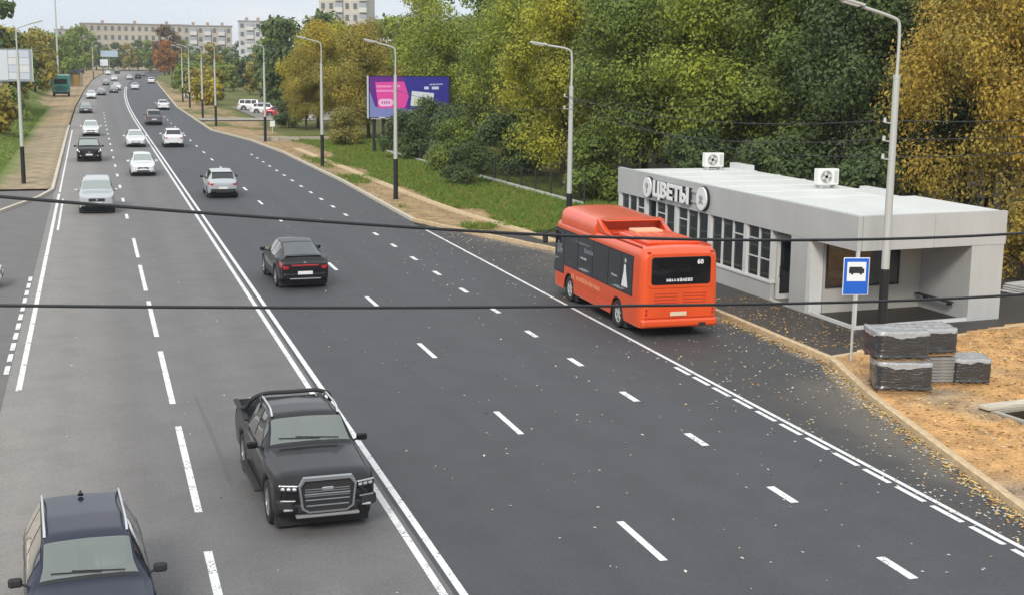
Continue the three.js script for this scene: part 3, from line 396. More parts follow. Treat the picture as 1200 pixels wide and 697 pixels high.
  if (near) {
    const line = (s, t0, t1, k) => sh.patch(s - 0.0011, s + 0.0011, t0, t1, 0.003, 1, 10);
    for (const sd of [-1, 1]) { for (const s of y.seams ?? [0.335, 0.58, 0.765]) mesh('door_gap', line(s, sd * kt(5.1), sd * kt(1.0)), M.dark, c); for (const s of y.handles ?? [0.53, 0.72]) mesh('door_handle', sh.patch(s, s + 0.04, sd * kt(4.15), sd * kt(3.9), 0.022, 2, 2), o.trim ?? o.paint, c); mesh('window_trim', sh.patch(y.sw[0][0] - 0.01, y.sw[y.sw.length - 1][1] + 0.01, sd * kt(5.9), sd * kt(5.3), 0.01, 10, 2), M.chrome, c);
      mesh('hood_gap', sh.patch(0.03, y.ws[0] - 0.01, sd * kt(8.95), sd * kt(8.82), 0.003, 10, 1), M.dark, c); { const A = sh.at(y.ws[0] + 0.004, sd * 0.05 + 0.1), B = sh.at(y.ws[0] + 0.014, sd * 0.05 - 0.12); mesh('wiper', bar([A.x, A.y + 0.025, A.z + 0.012], [B.x, B.y + 0.022, B.z + 0.012], 0.009), M.dark, c); } }
    mesh('cowl', sh.patch(y.ws[0] - 0.012, y.ws[0] - 0.001, -tE, tE, 0.004, 1, 10), M.dark, c);
  }
  if (y.open) { // cabin seen through the windscreen
    const h0 = pl(y.sh, 0.4), zc = L * (0.5 - y.ws[0]), sm2 = std(0.34, 0.33, 0.31), dk = std(0.05, 0.05, 0.05);
    mesh('dashboard', rbox(y.W * 0.78, 0.2, 0.55, 0.08, 0, h0 - 0.08, zc - 0.42), dk, c); mesh('cabin_floor', box(y.W * 0.8, 0.05, 2.1, 0, 0.45, zc - 1.5), dk, c);
    for (const s of [-1, 1]) { const st = mesh('seat', merge([rbox(0.5, 0.62, 0.16, 0.07, s * 0.37, h0 + 0.02, zc - 1.42), rbox(0.5, 0.16, 0.5, 0.06, s * 0.37, h0 - 0.35, zc - 1.15)]), sm2, c); mesh('headrest', rbox(0.26, 0.18, 0.1, 0.045, s * 0.37, h0 + 0.41, zc - 1.45), sm2, st); }
    mesh('steering_wheel', new THREE.TorusGeometry(0.18, 0.02, 8, 24).rotateX(-0.4).translate(0.37, h0 + 0.05, zc - 0.8), dk, c); mesh('rear_bench', rbox(1.2, 0.6, 0.18, 0.07, 0, h0 - 0.02, zc - 2.2), sm2, c); mesh('rear_view_mirror', rbox(0.22, 0.06, 0.03, 0.012, 0, pl(y.top, y.ws[1]) - 0.09, L * (0.5 - y.ws[1]) - 0.02), dk, c);
  }
  if (o.rails) for (const s of [-1, 1]) { const z0 = L * (0.5 - y.rails[0]), z1 = L * (0.5 - y.rails[1]), h = pl(y.top, (y.rails[0] + y.rails[1]) / 2), X = s * a * pl(y.ro, 0.55) * 0.96; mesh('roof_rail', tube([[X, h - 0.07, z0], [X, h + 0.025, z0 - 0.12], [X, h + 0.05, (z0 + z1) / 2], [X, h + 0.015, z1 + 0.12], [X, h - 0.08, z1]], 0.022, 8, 24), M.chrome, c); }
  if (o.spoiler) mesh('spoiler', rbox(y.W * 0.66, 0.035, 0.16, 0.015, 0, pl(y.top, y.rw[0]) + 0.0, L * (0.5 - y.rw[0]) + 0.0), o.paint, c);
  return c;
}
STY.suv.rails = [0.44, 0.87]; STY.wagon.rails = [0.44, 0.88];
STY.pickup = { ...STY.boxy, id: 'pickup', open: true, L: 5.25, W: 1.83, R: 0.39, sill: 0.36, wf: 0.175, wr: 0.775, bed: 0.665, top: [[0, 0.98], [0.015, 1.06], [0.05, 1.12], [0.26, 1.2], [0.28, 1.22], [0.365, 1.6], [0.4, 1.68], [0.5, 1.705], [0.62, 1.67], [0.64, 1.6], [0.66, 1.2], [0.67, 1.16], [1, 1.16]], sh: [[0, 0.92], [0.05, 1.04], [0.27, 1.12], [0.65, 1.14], [1, 1.14]], hw: [[0, 0.86], [0.015, 0.92], [0.05, 0.97], [0.2, 1], [0.6, 0.99], [0.97, 0.985], [1, 0.96]], ro: [[0, 0.84], [0.26, 0.87], [0.33, 0.77], [0.41, 0.70], [0.62, 0.69], [0.66, 0.86], [1, 0.86]], ws: [0.29, 0.372], rw: [0.637, 0.659], sw: [[0.345, 0.485], [0.5, 0.625]], seams: [0.32, 0.49, 0.65], handles: [0.445, 0.6], rails: [0.385, 0.64] };

// ---------------------------------------------------------------- traffic
const PI = Math.PI, onc = 'cars coming towards the camera', awy = 'cars driving away', far = 'small distant cars';
const black = paint([0.010, 0.010, 0.012]), navy = paint([0.014, 0.017, 0.036]), white = paint([0.70, 0.71, 0.72]), silver = paint([0.46, 0.48, 0.50], { metalness: 0.4 }), grey2 = paint([0.10, 0.11, 0.12]), red = paint([0.42, 0.02, 0.03]), orange = paint([0.6, 0.16, 0.03]), dgreen = paint([0.05, 0.06, 0.06]);
{ // black pickup
  const c = car(STY.pickup, { name: 'pickup_truck', label: 'black pickup truck with chrome grille beside the double line', category: 'pickup', x: 3.54, z: -25.1, turn: 0.03, paint: black, near: true, rails: true, trim: black, noPlate: true, ownLamps: true, group: onc });
  const y = STY.pickup, zf = y.L / 2;
  const gr = c.children.find((o) => o.name === 'grille'), DC = std(0.42, 0.43, 0.44, { metalness: 0.85, roughness: 0.3 }); for (const o of gr.children) o.material = DC;
  const fr = new THREE.Shape(); [[-0.6, 0.1], [-0.5, 0.24], [0.5, 0.24], [0.6, 0.1], [0.54, -0.3], [0.4, -0.38], [-0.4, -0.38], [-0.54, -0.3]].forEach(([a, b], i) => i ? fr.lineTo(a, b) : fr.moveTo(a, b)); fr.closePath();
  const ho = new THREE.Path(); [[-0.56, 0.085], [-0.47, 0.185], [0.47, 0.185], [0.56, 0.085], [0.505, -0.285], [0.385, -0.35], [-0.385, -0.35], [-0.505, -0.285]].forEach(([a, b], i) => i ? ho.lineTo(a, b) : ho.moveTo(a, b)); ho.closePath(); const full = fr.clone(); fr.holes.push(ho);
  mesh('surround', new THREE.ExtrudeGeometry(fr, { depth: 0.05, bevelSize: 0.012, bevelThickness: 0.012, bevelSegments: 2 }).scale(0.83, 1, 1).translate(0, 0.84, zf + 0.05), DC, gr);
  mesh('backing', new THREE.ExtrudeGeometry(full, { depth: 0.02, bevelEnabled: false }).scale(0.79, 0.95, 1).translate(0, 0.84, zf + 0.045), M.dark, gr);
  for (let i = 0; i < 3; i++) mesh('bar', rbox(0.8 - i * 0.03, 0.022, 0.03, 0.008, 0, 0.78 - i * 0.1, zf + 0.085), DC, gr);
  mesh('badge', rbox(0.2, 0.06, 0.03, 0.012, 0, 0.875, zf + 0.09), M.chrome, gr);
  mesh('skid_plate', rbox(1.1, 0.05, 0.14, 0.02, 0, 0.4, zf + 0.05), std(0.22, 0.22, 0.22), c);
  for (const s of [-1, 1]) { mesh('bumper_corner', rbox(0.3, 0.2, 0.14, 0.05).rotateY(s * 0.28).translate(s * 0.72, 0.6, zf - 0.01), M.dark, c); { const hl = mesh('headlight', rbox(0.34, 0.12, 0.16, 0.035).rotateY(s * 0.34).translate(s * 0.665, 0.895, zf - 0.03), M.dark, c); mesh('light_strip', rbox(0.33, 0.028, 0.03, 0.01).rotateY(s * 0.34).translate(s * 0.672, 0.948, zf + 0.045), M.lens, hl); for (let i = 0; i < 3; i++) mesh('lamp_cell', rbox(0.075, 0.05, 0.03, 0.02).rotateY(s * 0.34).translate(s * (0.57 + i * 0.095), 0.893, zf + 0.088 - i * 0.034), M.lens, hl); } mesh('bumper_trim', rbox(0.26, 0.025, 0.05, 0.01).rotateY(s * 0.28).translate(s * 0.68, 0.69, zf + 0.055), DC, c); mesh('fog_light', rbox(0.16, 0.04, 0.04, 0.014, s * 0.68, 0.53, zf + 0.065), M.lens, c); mesh('side_step', rbox(0.14, 0.06, 1.9, 0.025, s * 0.95, 0.4, 0.1), M.dark, c); mesh('bed_rail', rbox(0.1, 0.05, 1.65, 0.02, s * 0.86, 1.19, -1.78), M.dark, c);
    mesh('roll_bar', tube([[s * 0.84, 1.18, -1.9], [s * 0.81, 1.4, -1.2], [s * 0.74, 1.6, -0.96], [s * 0.55, 1.69, -0.92], [0, 1.7, -0.92]], 0.042, 10, 30), M.dark, c); }
  mesh('tailgate', rbox(1.6, 0.62, 0.07, 0.025, 0, 0.88, -zf + 0.0), black, c);
}
STY.bluesuv = { ...STY.suv, id: 'bluesuv', open: true };
car(STY.bluesuv, { label: 'dark blue car with silver roof rails cut by the bottom left corner', x: -0.32, z: -19.62, turn: 0.05, paint: navy, near: true, rails: true, trim: M.chrome, mirrors: M.dark, scale: 0.95, group: onc }).add(new THREE.Mesh(new THREE.ConeGeometry(0.05, 0.09, 10).rotateX(-0.7).translate(0, 1.66, -1.45), M.dark)); scene.children[scene.children.length - 1].children.slice(-1)[0].name = 'antenna';
STY.coupe.handles = [0.53, 0.69]; STY.coupe.seams = [0.34, 0.58, 0.74];
{ const c = car('coupe', { label: 'black fastback coupe crossover with pinkish tail lights seen from behind', x: 6.9, z: -49.75, turn: PI + 0.03, paint: black, near: true, group: awy });
  const y = STY.coupe; mesh('light_strip', rbox(0.95, 0.05, 0.03, 0.012, 0, 0.86, -y.L / 2 - 0.045), M.tail, c); mesh('spoiler_lip', rbox(1.3, 0.03, 0.1, 0.012, 0, 1.15, -y.L / 2 + 0.33), black, c); mesh('exhaust_trim', rbox(1.1, 0.03, 0.04, 0.012, 0, 0.4, -y.L / 2 - 0.075), M.chrome, c); mesh('badge', cyl(0.05, 0.05, 0.02, 0, 0, 0, 14).rotateX(PI / 2).translate(0, 0.95, -y.L / 2 - 0.02), M.chrome, c); }
for (const [st, x, z, t, p, label, o] of [
  ['boxy', 0.1, -74.4, 0, silver, 'tall silver white off roader with dark bumper under the upper cable', { cladding: true, group: onc }],
  ['suv', 7.0, -80.9, PI, silver, 'silver crossover with black cladding and dark rear window driving away alone', { cladding: true, group: awy, mirrors: M.dark, spoiler: true }],
  ['wagon', 3.15, -95.8, 0, white, 'white hatchback in the inner oncoming lane, just behind the wire', { group: onc }],
  ['boxy', -0.28, -108.9, 0, black, 'boxy black off roader with bright headlights in the kerb lane', { group: onc, lit: true }],
  ['sedan', 3.6, -124.6, 0, white, 'white sedan with dark grille beside the double line', { group: onc, bars: true }],
  ['suv', 6.75, -124.2, PI, white, 'white crossover driving away level with the oncoming white sedan', { group: awy, spoiler: true }],
  ['wagon', -0.1, -140.8, 0, white, 'pale hatchback directly behind the boxy black off roader', { group: onc }],
  ['boxy', 6.7, -161.2, PI, grey2, 'dark square tailed car driving away next to the double line', { group: awy }],
  ['sedan', 9.8, -202.8, PI, white, 'white sedan driving away near the right kerb', { group: awy }],
  ['sedan', -0.7, -192, 0, grey2, 'dark grey sedan in the kerb lane beside the tan lay by', { group: onc, cladding: true }],
  ['sedan', 0.1, -249, 0, white, 'white sedan in the kerb lane level with the green truck', { group: far }],
  ['sedan', 1.9, -268, 0, grey2, 'small dark car tucked behind the white sedan near the green truck', { group: far }],
  ['wagon', 4.4, -284, 0, grey2, 'small dark car in the inner lane where the double line bends', { group: far }],
  ['suv', 5.3, -302, 0, white, 'white car close behind the small dark car at the bend', { group: far }],
  ['sedan', 9.2, -309, PI, white, 'small white car with dark tail at the bend right of the double line', { group: far }],
  ['wagon', 3.6, -345, 0, grey2, 'small grey car in the kerb lane before the shelter', { group: far }],
  ['suv', 15.0, -367, PI, white, 'small white car near the right kerb by the far bushes', { group: far }],
  ['suv', 13.9, -432, PI, black, 'small black car in the far right lane', { group: far }],
  ['sedan', 16.5, -470, PI, grey2, 'tiny dark car ahead of the small black car', { group: far }],
  ['wagon', 6.4, -398, 0, white, 'tiny white car in the far oncoming lane', { group: far }],
  ['sedan', 10.9, -415, 0, silver, 'tiny silver car on the far crossing', { group: far }],
  ['suv', 6.0, -492, 0, white, 'tiny white car farthest up the oncoming lanes', { group: far }],
  ['boxy', 9.5, -520, 0, black, 'tiny dark car at the far end of the road', { group: far }],
]) car(st, { label, x, z, turn: t + rr(-0.012, 0.012), paint: p, scale: 0.97, ...o });
car('sedan', { label: 'white car nosing in from the side street at the left edge', x: -5.55, z: -50.6, turn: PI / 2, paint: white });
for (const [st, x, z, t, p, label] of [['boxy', 22.0, -196, 1.2, white, 'white van like car farthest back in the roadside car park'], ['suv', 22.6, -186, 1.25, white, 'white crossover in the middle of the roadside car park'], ['sedan', 23.4, -178.5, 1.3, red, 'red car parked among white cars by the trees'], ['wagon', 25.4, -181.5, 1.3, orange, 'orange car parked beside the red one'], ['sedan', 24.3, -171.5, 1.25, white, 'white sedan parked nearest in the roadside car park'], ['wagon', 17.6, -249, 0.9, white, 'white car parked alone behind the far lamp posts']]) car(st, { label, x, z, turn: t, paint: p, group: 'parked cars by the trees', scale: 0.97 });

// ---------------------------------------------------------------- orange bus
{
  const L = 8.3, hw = 1.26, b = thing('bus', 'orange city bus standing at the kiosk bus stop', 'bus', [16.5, 0, -40.75], PI - 0.012), R = 0.43, wf = 0.215, wr = 0.77;
  const P = [[0, 0.86], [0.012, 0.94], [0.035, 0.99], [0.06, 1], [0.95, 1], [0.98, 0.985], [0.993, 0.955], [1, 0.91]], T = [[0, 2.3], [0.012, 2.5], [0.04, 2.66], [0.08, 2.7], [0.96, 2.7], [0.985, 2.66], [1, 2.52]];
  const sec = (s) => { const w = hw * smooth(P, s, 0.004), top = smooth(T, s, 0.006); let yl = 0.33; for (const c of [wf, wr]) { const d = (s - c) * L, r = R * 1.24; if (Math.abs(d) < r) yl = Math.max(yl, R + Math.sqrt(r * r - d * d) * 0.96); }
    const q = [[w * 0.985, yl], [w, yl + 0.05]]; for (let i = 1; i <= 8; i++) q.push([w, lerp(yl + 0.05, 1.15, i / 8)]); q.push([w * 0.995, 1.6], [w * 0.985, 2.05], [w * 0.972, top - 0.28], [w * 0.955, top - 0.17], [w * 0.915, top - 0.08], [w * 0.84, top - 0.025], [w * 0.6, top + 0.005], [w * 0.3, top + 0.02], [0, top + 0.025]); return q; };
  const sh = shell(sec, L, 150, 0.9), OR = phy(0.86, 0.095, 0.014, { map: rep(wallT, 1.7), roughness: 0.38, clearcoat: 0.6, clearcoatRoughness: 0.15 }), OD = phy(0.50, 0.045, 0.01, { roughness: 0.5 }), BG = phy(0.010, 0.010, 0.012, { roughness: 0.06, clearcoat: 1 });
  mesh('body', sh.geo, OR, b);
  mesh('underbody', merge([box(2.1, 0.5, L * 0.95, 0, 0.55, 0), ...[wf, wr].map((c) => box(2.3, 0.85, 1.25, 0, 0.52, L * (0.5 - c)))]), M.dark, b);
  for (const c of [wf, wr]) for (const s of [-1, 1]) wheel(b, s * (hw - 0.17), R, L * (0.5 - c), R, 0.28, M.galv);
  // side panels: dark glazing in separate panes; local +x is the side that faces the road
  const side = (s, z0, z1, y0, y1, off, m, name, par = b, x1 = null) => { const g = grid(1, 9, (u, v) => { const y = lerp(y0, y1, v); return [s * (hw * pl([[1.15, 1], [1.6, 0.995], [2.05, 0.985], [2.42, 0.972]], y) + off), y, lerp(z0, z1, u)]; }, (u, v) => [u, v]); return mesh(name, g, m, par); };
  const F = L / 2;
  for (const s of [-1, 1]) {
    side(s, F - 0.28, -F + 0.62, 1.17, 2.38, 0.004, M.dark, 'window_band');
    const cuts = [F - 0.3, F - 1.25, F - 2.7, F - 4.15, F - 5.6, F - 6.7, -F + 0.64];
    for (let i = 0; i < 6; i++) side(s, cuts[i] - 0.03, cuts[i + 1] + 0.03, i === 0 ? 0.92 : 1.2, 2.35, 0.012, BG, 'side_window');
    if (s > 0) { side(s, F - 0.22, F - 1.28, 0.86, 1.172, 0.006, M.dark, 'window_band'); }
    else for (const z of [F - 0.85, F - 4.6]) { const d = side(s, z + 0.55, z - 0.55, 0.42, 2.3, 0.016, BG, 'door'); side(s, z + 0.02, z - 0.02, 0.42, 2.3, 0.02, OR, 'door_edge', d); }
    side(s, F - 2.1, -F + 0.9, 0.72, 0.735, 0.004, OD, 'panel_seam'); for (const z of [F - 3.1, F - 4.4, F - 5.5, -F + 0.75]) side(s, z, z - 0.012, 0.4, 1.15, 0.004, OD, 'panel_seam');
  }
  // pale lettering marks and the white figure on the road side (worn print, not readable)
  const marks = (w, h, n, col, italic) => { const cv = document.createElement('canvas'); cv.width = w; cv.height = h; const x = cv.getContext('2d'); x.clearRect(0, 0, w, h); x.fillStyle = col; const st = w / n; for (let i = 0; i < n; i++) { const k = hash(i, n, 5), l = i * st + st * 0.12, ww = st * 0.7, t = h * (0.12 + 0.12 * (k > 0.7 ? 0 : 1)), bt = h * 0.86; x.fillRect(l, t, ww * 0.3, bt - t); if (k > 0.25) x.fillRect(l + ww * 0.62, t, ww * 0.3, bt - t); x.fillRect(l, k > 0.5 ? bt - h * 0.16 : (t + bt) / 2, ww * 0.9, h * 0.15); } const t = new THREE.CanvasTexture(cv); t.colorSpace = THREE.SRGBColorSpace; return t; };
  const print = (t, r = 0.5) => new THREE.MeshStandardMaterial({ map: t, alphaMap: null, transparent: true, roughness: r, alphaTest: 0.1 });
  side(1, F - 2.55, F - 4.9, 0.84, 1.04, 0.009, print(marks(512, 64, 13, '#ffb27e')), 'side_lettering'); side(1, F - 2.05, F - 2.4, 0.78, 1.1, 0.009, print(marks(64, 64, 2, '#ffb27e')), 'side_lettering');
  side(1, F - 2.95, F - 3.55, 1.62, 1.72, 0.016, print(marks(128, 32, 7, '#e8e8e8')), 'window_lettering'); side(1, F - 3.3, F - 4.2, 1.85, 2.05, 0.016, print(marks(128, 32, 5, '#8a8f96')), 'window_lettering'); side(1, F - 5.9, F - 6.45, 1.55, 1.63, 0.016, print(marks(128, 32, 6, '#d8d8d8')), 'window_lettering'); side(1, F - 0.55, F - 1.15, 1.45, 2.0, 0.016, print(marks(128, 64, 3, '#8d9297')), 'window_lettering');
  { const s = new THREE.Shape(); [[-0.34, 0], [0.2, 0.1], [0.24, 0.16], [0.1, 0.62], [0.09, 0.8], [0.0, 0.84], [-0.08, 0.8], [-0.1, 0.6]].forEach(([x, y], i) => i ? s.lineTo(x, y) : s.moveTo(x, y)); s.closePath(); mesh('figure_print', new THREE.ShapeGeometry(s).rotateY(PI / 2).translate(hw + 0.013, 1.22, -F + 1.25).translate(-0.004, 0, 0), std(0.75, 0.76, 0.78), b); mesh('figure_print', new THREE.CircleGeometry(0.07, 14).rotateY(PI / 2).translate(hw - 0.005, 2.16, -F + 1.25), std(0.6, 0.6, 0.6), b); }
  // rear
  const back = grp('rear_panel', b), Z = -F - 0.048;
  const rrShape = (w, h, r) => { const s = new THREE.Shape(); s.moveTo(-w / 2 + r, -h / 2); s.lineTo(w / 2 - r, -h / 2); s.quadraticCurveTo(w / 2, -h / 2, w / 2, -h / 2 + r); s.lineTo(w / 2, h / 2 - r); s.quadraticCurveTo(w / 2, h / 2, w / 2 - r, h / 2); s.lineTo(-w / 2 + r, h / 2); s.quadraticCurveTo(-w / 2, h / 2, -w / 2, h / 2 - r); s.lineTo(-w / 2, -h / 2 + r); s.quadraticCurveTo(-w / 2, -h / 2, -w / 2 + r, -h / 2); return s; };
  const ex = (s, d, bv = 0.012) => new THREE.ExtrudeGeometry(s, { depth: d, bevelEnabled: true, bevelSize: bv, bevelThickness: bv, bevelSegments: 2 });
  mesh('window_surround', ex(rrShape(2.06, 1.0, 0.14), 0.03).translate(0, 2.02, Z - 0.006), OR, back);
  const win = mesh('rear_window', ex(rrShape(1.86, 0.8, 0.1), 0.012).translate(0, 2.02, Z - 0.022), BG, back);
  const rear = (w, h, t, x, y) => mesh('window_lettering', new THREE.PlaneGeometry(w, h).rotateY(PI).translate(x, y, Z - 0.038), print(t), back);
  rear(0.85, 0.13, marks(256, 40, 10, '#f2f2f2'), 0.05, 1.75);
  { const cv = document.createElement('canvas'); cv.width = 128; cv.height = 64; const x = cv.getContext('2d'); x.fillStyle = '#f4f4f4'; x.font = 'bold 58px sans-serif'; x.textAlign = 'center'; x.fillText('60', 64, 52); const t = new THREE.CanvasTexture(cv); t.colorSpace = THREE.SRGBColorSpace; rear(0.4, 0.2, t, -0.6, 2.27); }
  for (const s of [-1, 1]) for (let i = 0; i < 4; i++) mesh('vent_slot', rbox(0.74, 0.03, 0.03, 0.01, s * 0.45, 1.08 + i * 0.09, Z), OD, back);
  mesh('engine_hatch', ex(rrShape(1.9, 0.58, 0.06), 0.012, 0.008).translate(0, 1.2, Z + 0.014), OR, back);
  mesh('rear_bumper', rbox(2.42, 0.26, 0.26, 0.09, 0, 0.47, -F + 0.02), OR, back); mesh('bumper_seam', box(2.3, 0.02, 0.02, 0, 0.63, Z - 0.012), OD, back);
  mesh('rear_plate', box(0.52, 0.12, 0.015, 0.05, 0.74, Z - 0.014), std(0.7, 0.55, 0.38), back); mesh('tow_cover', rbox(0.22, 0.1, 0.03, 0.01, -0.7, 0.42, Z - 0.07), M.dark, back);
  for (const s of [-1, 1]) { for (const [y, m] of [[0.86, M.tail], [0.98, M.amber], [0.74, M.tail]]) mesh('tail_light', cyl(0.052, 0.052, 0.04, 0, 0, 0, 18).rotateX(PI / 2).translate(s * 1.04, y, Z + 0.014), m, back); mesh('marker_light', rbox(0.12, 0.05, 0.03, 0.01, s * 1.0, 2.56, -F + 0.0), M.tail, back); }
  // front and roof
  mesh('windscreen', ex(rrShape(2.0, 1.35, 0.2), 0.02).translate(0, 1.7, F + 0.03), BG, b); for (const s of [-1, 1]) { mesh('headlight', rbox(0.36, 0.18, 0.06, 0.03, s * 0.85, 0.72, F + 0.03), M.lens, b); const m = mesh('mirror', rbox(0.16, 0.42, 0.24, 0.06, s * 1.5, 1.95, F + 0.12), M.dark, b); mesh('mirror_arm', bar([s * 1.14, 2.3, F - 0.05], [s * 1.48, 2.15, F + 0.12], 0.025), M.dark, m); }
  const pod = shell((s) => { const k = sm(0, 0.16, s), w = lerp(0.86, 1.2, k), h = lerp(0.05, 0.46, Math.sqrt(k)) * (1 - 0.12 * s); return [[w, 2.5], [w, 2.56 + h * 0.2], [w * 0.985, 2.6 + h * 0.55], [w * 0.93, 2.62 + h * 0.85], [w * 0.8, 2.66 + h * 0.97], [w * 0.4, 2.67 + h * 1.04], [0, 2.67 + h * 1.06]]; }, 4.0, 40, 0.2);
  const pd = mesh('roof_pod', pod.geo.translate(0, 0.0, F - 2.12), OR, b);
  // swept rear edge of the pod: two tapering cheeks round a dark well
  for (const s of [-1, 1]) mesh('pod_cheek', (() => { const g = new THREE.Shape(); g.moveTo(0, 0); g.lineTo(1.15, 0); g.lineTo(0.7, 0.12); g.lineTo(0, 0.4); g.closePath(); return new THREE.ExtrudeGeometry(g, { depth: 0.12, bevelEnabled: true, bevelSize: 0.015, bevelThickness: 0.015, bevelSegments: 2 }).rotateY(PI / 2).translate(s > 0 ? 0.98 : -1.1, 2.66, 0.1); })(), OR, pd);
  mesh('pod_lip', rbox(2.0, 0.05, 0.7, 0.02, 0, 3.06, -0.15).applyMatrix4(new THREE.Matrix4().makeRotationX(0)), OR, pd); mesh('roof_well', box(1.9, 0.04, 1.2, 0, 2.735, -0.5), OD, pd);
  const rp = mesh('roof_panel', rbox(1.7, 0.12, 2.4, 0.05, 0, 2.76, -2.4), OR, b); for (let i = 0; i < 5; i++) mesh('rib', rbox(0.05, 0.03, 2.3, 0.012, -0.66 + i * 0.33, 2.83, -2.4), OR, rp);
  mesh('roof_hatch', rbox(0.9, 0.1, 0.7, 0.04, 0, 2.85, -1.35), std(0.75, 0.4, 0.25), rp); for (const s of [-1, 1]) mesh('gutter', rbox(0.05, 0.05, L - 1.2, 0.02, s * 1.1, 2.69, -0.3), OD, b);
}
// tyre marks on the oncoming lanes
{ const tm = std(0.10, 0.098, 0.098, { roughness: 0.6 }); for (const [x0, z0, x1, z1, w] of [[2.28, -25.5, 2.1, -33.5, 0.09]]) mesh('tyre_mark', (() => { const n = 26, g = grid(1, n, (u, v) => { const z = lerp(z0, z1, v), ww = w * sm(0, 0.15, v) * sm(1, 0.8, v) * (0.55 + 0.7 * vn(v * 9, x0 * 7)); return [lerp(x0, x1, v * v) + (u - 0.5) * ww, 0.0035, z]; }); return g; })(), tm, x0 > 5 ? roadRight : road); }
// teal truck on the far left lay-by
{ const t = thing('box_truck', 'teal green box truck standing on the left lay by', 'truck', [-4.95, 0, -259], 0), G = phy(0.05, 0.27, 0.22, { roughness: 0.5, clearcoat: 0.3 });
  mesh('cargo_box', rbox(3.0, 2.9, 6.4, 0.06, 0, 2.3, 0), G, t); mesh('window', rbox(2.2, 0.9, 0.05, 0.02, 0, 2.75, 3.21), M.glass, t); mesh('lower_panel', rbox(2.6, 0.8, 0.04, 0.02, 0, 1.5, 3.21), phy(0.03, 0.16, 0.13), t); mesh('roof_cap', rbox(2.9, 0.12, 6.2, 0.05, 0, 3.8, 0), std(0.35, 0.5, 0.45), t); mesh('bumper', rbox(2.8, 0.3, 0.2, 0.05, 0, 0.7, 3.2), M.dark, t);
  for (const s of [-1, 1]) { for (const z of [-2, 2]) wheel(t, s * 1.25, 0.5, z, 0.5, 0.3, M.galv); mesh('lamp', rbox(0.3, 0.18, 0.05, 0.02, s * 1.15, 1.15, 3.22), M.lens, t); } mesh('mirror', rbox(0.35, 0.7, 0.1, 0.03, -1.85, 2.5, 3.1), std(0.5, 0.6, 0.58), t); mesh('mirror_arm', bar([-1.45, 3.2, 3.1], [-1.85, 2.8, 3.1], 0.03), M.dark, t); mesh('chassis', box(1.2, 0.4, 6, 0, 0.75, 0), M.dark, t); }

// ---------------------------------------------------------------- lamp posts
function lampPost(x, z, h, label, arm = 1.8, side = -1, y0 = 0.06, rise = 0.42, insul = 0) {
  const p = thing('street_lamp', label, 'street lamp', [x, y0, z], 0, 'lamp posts along the road');
  const q = h - y0; mesh('base_sleeve', cyl(0.135, 0.125, 2.35, 0, -0.05, 0, 14), M.blackPaint, p); mesh('base_flange', cyl(0.2, 0.2, 0.05, 0, 0, 0, 14), M.blackPaint, p);
  mesh('shaft', cyl(0.115, 0.09, q - 3.9, 0, 2.3, 0, 14), M.galv, p); mesh('collar', cyl(0.1, 0.1, 0.12, 0, q - 1.62, 0, 14), M.galv, p);
  mesh('arm', tube([[0, q - 1.7, 0], [0, q - 0.35, 0], [side * 0.05, q - 0.06, 0], [side * 0.3, q + 0.06, 0], [side * arm * 0.62, q + rise * 0.62, 0]], 0.045, 10, 40), M.galv, p);
  const a = Math.atan2(rise * 0.5, arm * 0.55) , hd = mesh('lamp_head', rbox(0.75, 0.09, 0.24, 0.04).rotateZ(-a * side * -1).translate(side * (arm * 0.62 + 0.3), q + rise * 0.85, 0), M.galv, p); mesh('lamp_lens', rbox(0.5, 0.03, 0.18, 0.012).rotateZ(a * side).translate(side * (arm * 0.62 + 0.36), q + rise * 0.85 - 0.05, 0), std(0.7, 0.7, 0.66, { roughness: 0.3 }), hd);
  for (let i = 0; i < insul; i++) { mesh('bracket', bar([-0.3, 6.4 - i * 0.5, 0], [0.05, 6.35 - i * 0.5, 0], 0.02), M.galv, p); mesh('insulator', cyl(0.05, 0.035, 0.13, -0.29, 6.4 - i * 0.5, 0, 10), std(0.5, 0.5, 0.46), p); }
  return p;
}
lampPost(21.25, -33.3, 9.3, 'tall lamp post with black base standing behind the wrapped pavers', 1.95, -1, 0.1, 0.5, 3);
lampPost(19.5, -55.2, 8.45, 'lamp post rising behind the orange bus', 1.9, -1, 0.1, 0.3, 2);
lampPost(16.36, -75.9, 8.55, 'lamp post on the grass verge in front of the pink billboard', 1.8, -1);
lampPost(15.98, -99.4, 8.95, 'lamp post just left of the pink billboard', 1.8, -1);
lampPost(15.3, -127.9, 8.75, 'lamp post in front of the parked red car', 2.0, -1);
lampPost(13.15, -154.9, 8.8, 'lamp post where the right kerb bends, nearest of the far row', 1.6, -1);
lampPost(13.25, -174.9, 8.6, 'second lamp post of the far row by the right kerb', 1.6, -1);
lampPost(13.85, -206.6, 8.8, 'third lamp post of the far row by the right kerb', 1.6, -1);
lampPost(14.4, -231, 8.8, 'farthest lamp post of the right kerb row', 1.6, -1);
lampPost(-4.14, -88.9, 9.5, 'lamp post with black base on the left verge', 1.4, 1);
lampPost(1.0, -415, 10.5, 'tiny far lamp post left of the distant road', 1.6, 1); lampPost(4.5, -505, 11, 'tiniest lamp post by the distant crossing', 1.6, 1);
{ const m = thing('mast', 'thin tall grey mast rising into the sky on the left', 'mast', [-6.2, 0, -300]); mesh('pole', cyl(0.22, 0.1, 27, 0, 0, 0, 10), M.galv, m); mesh('top', cyl(0.05, 0.03, 3, 0, 27, 0, 8), M.galv, m); }
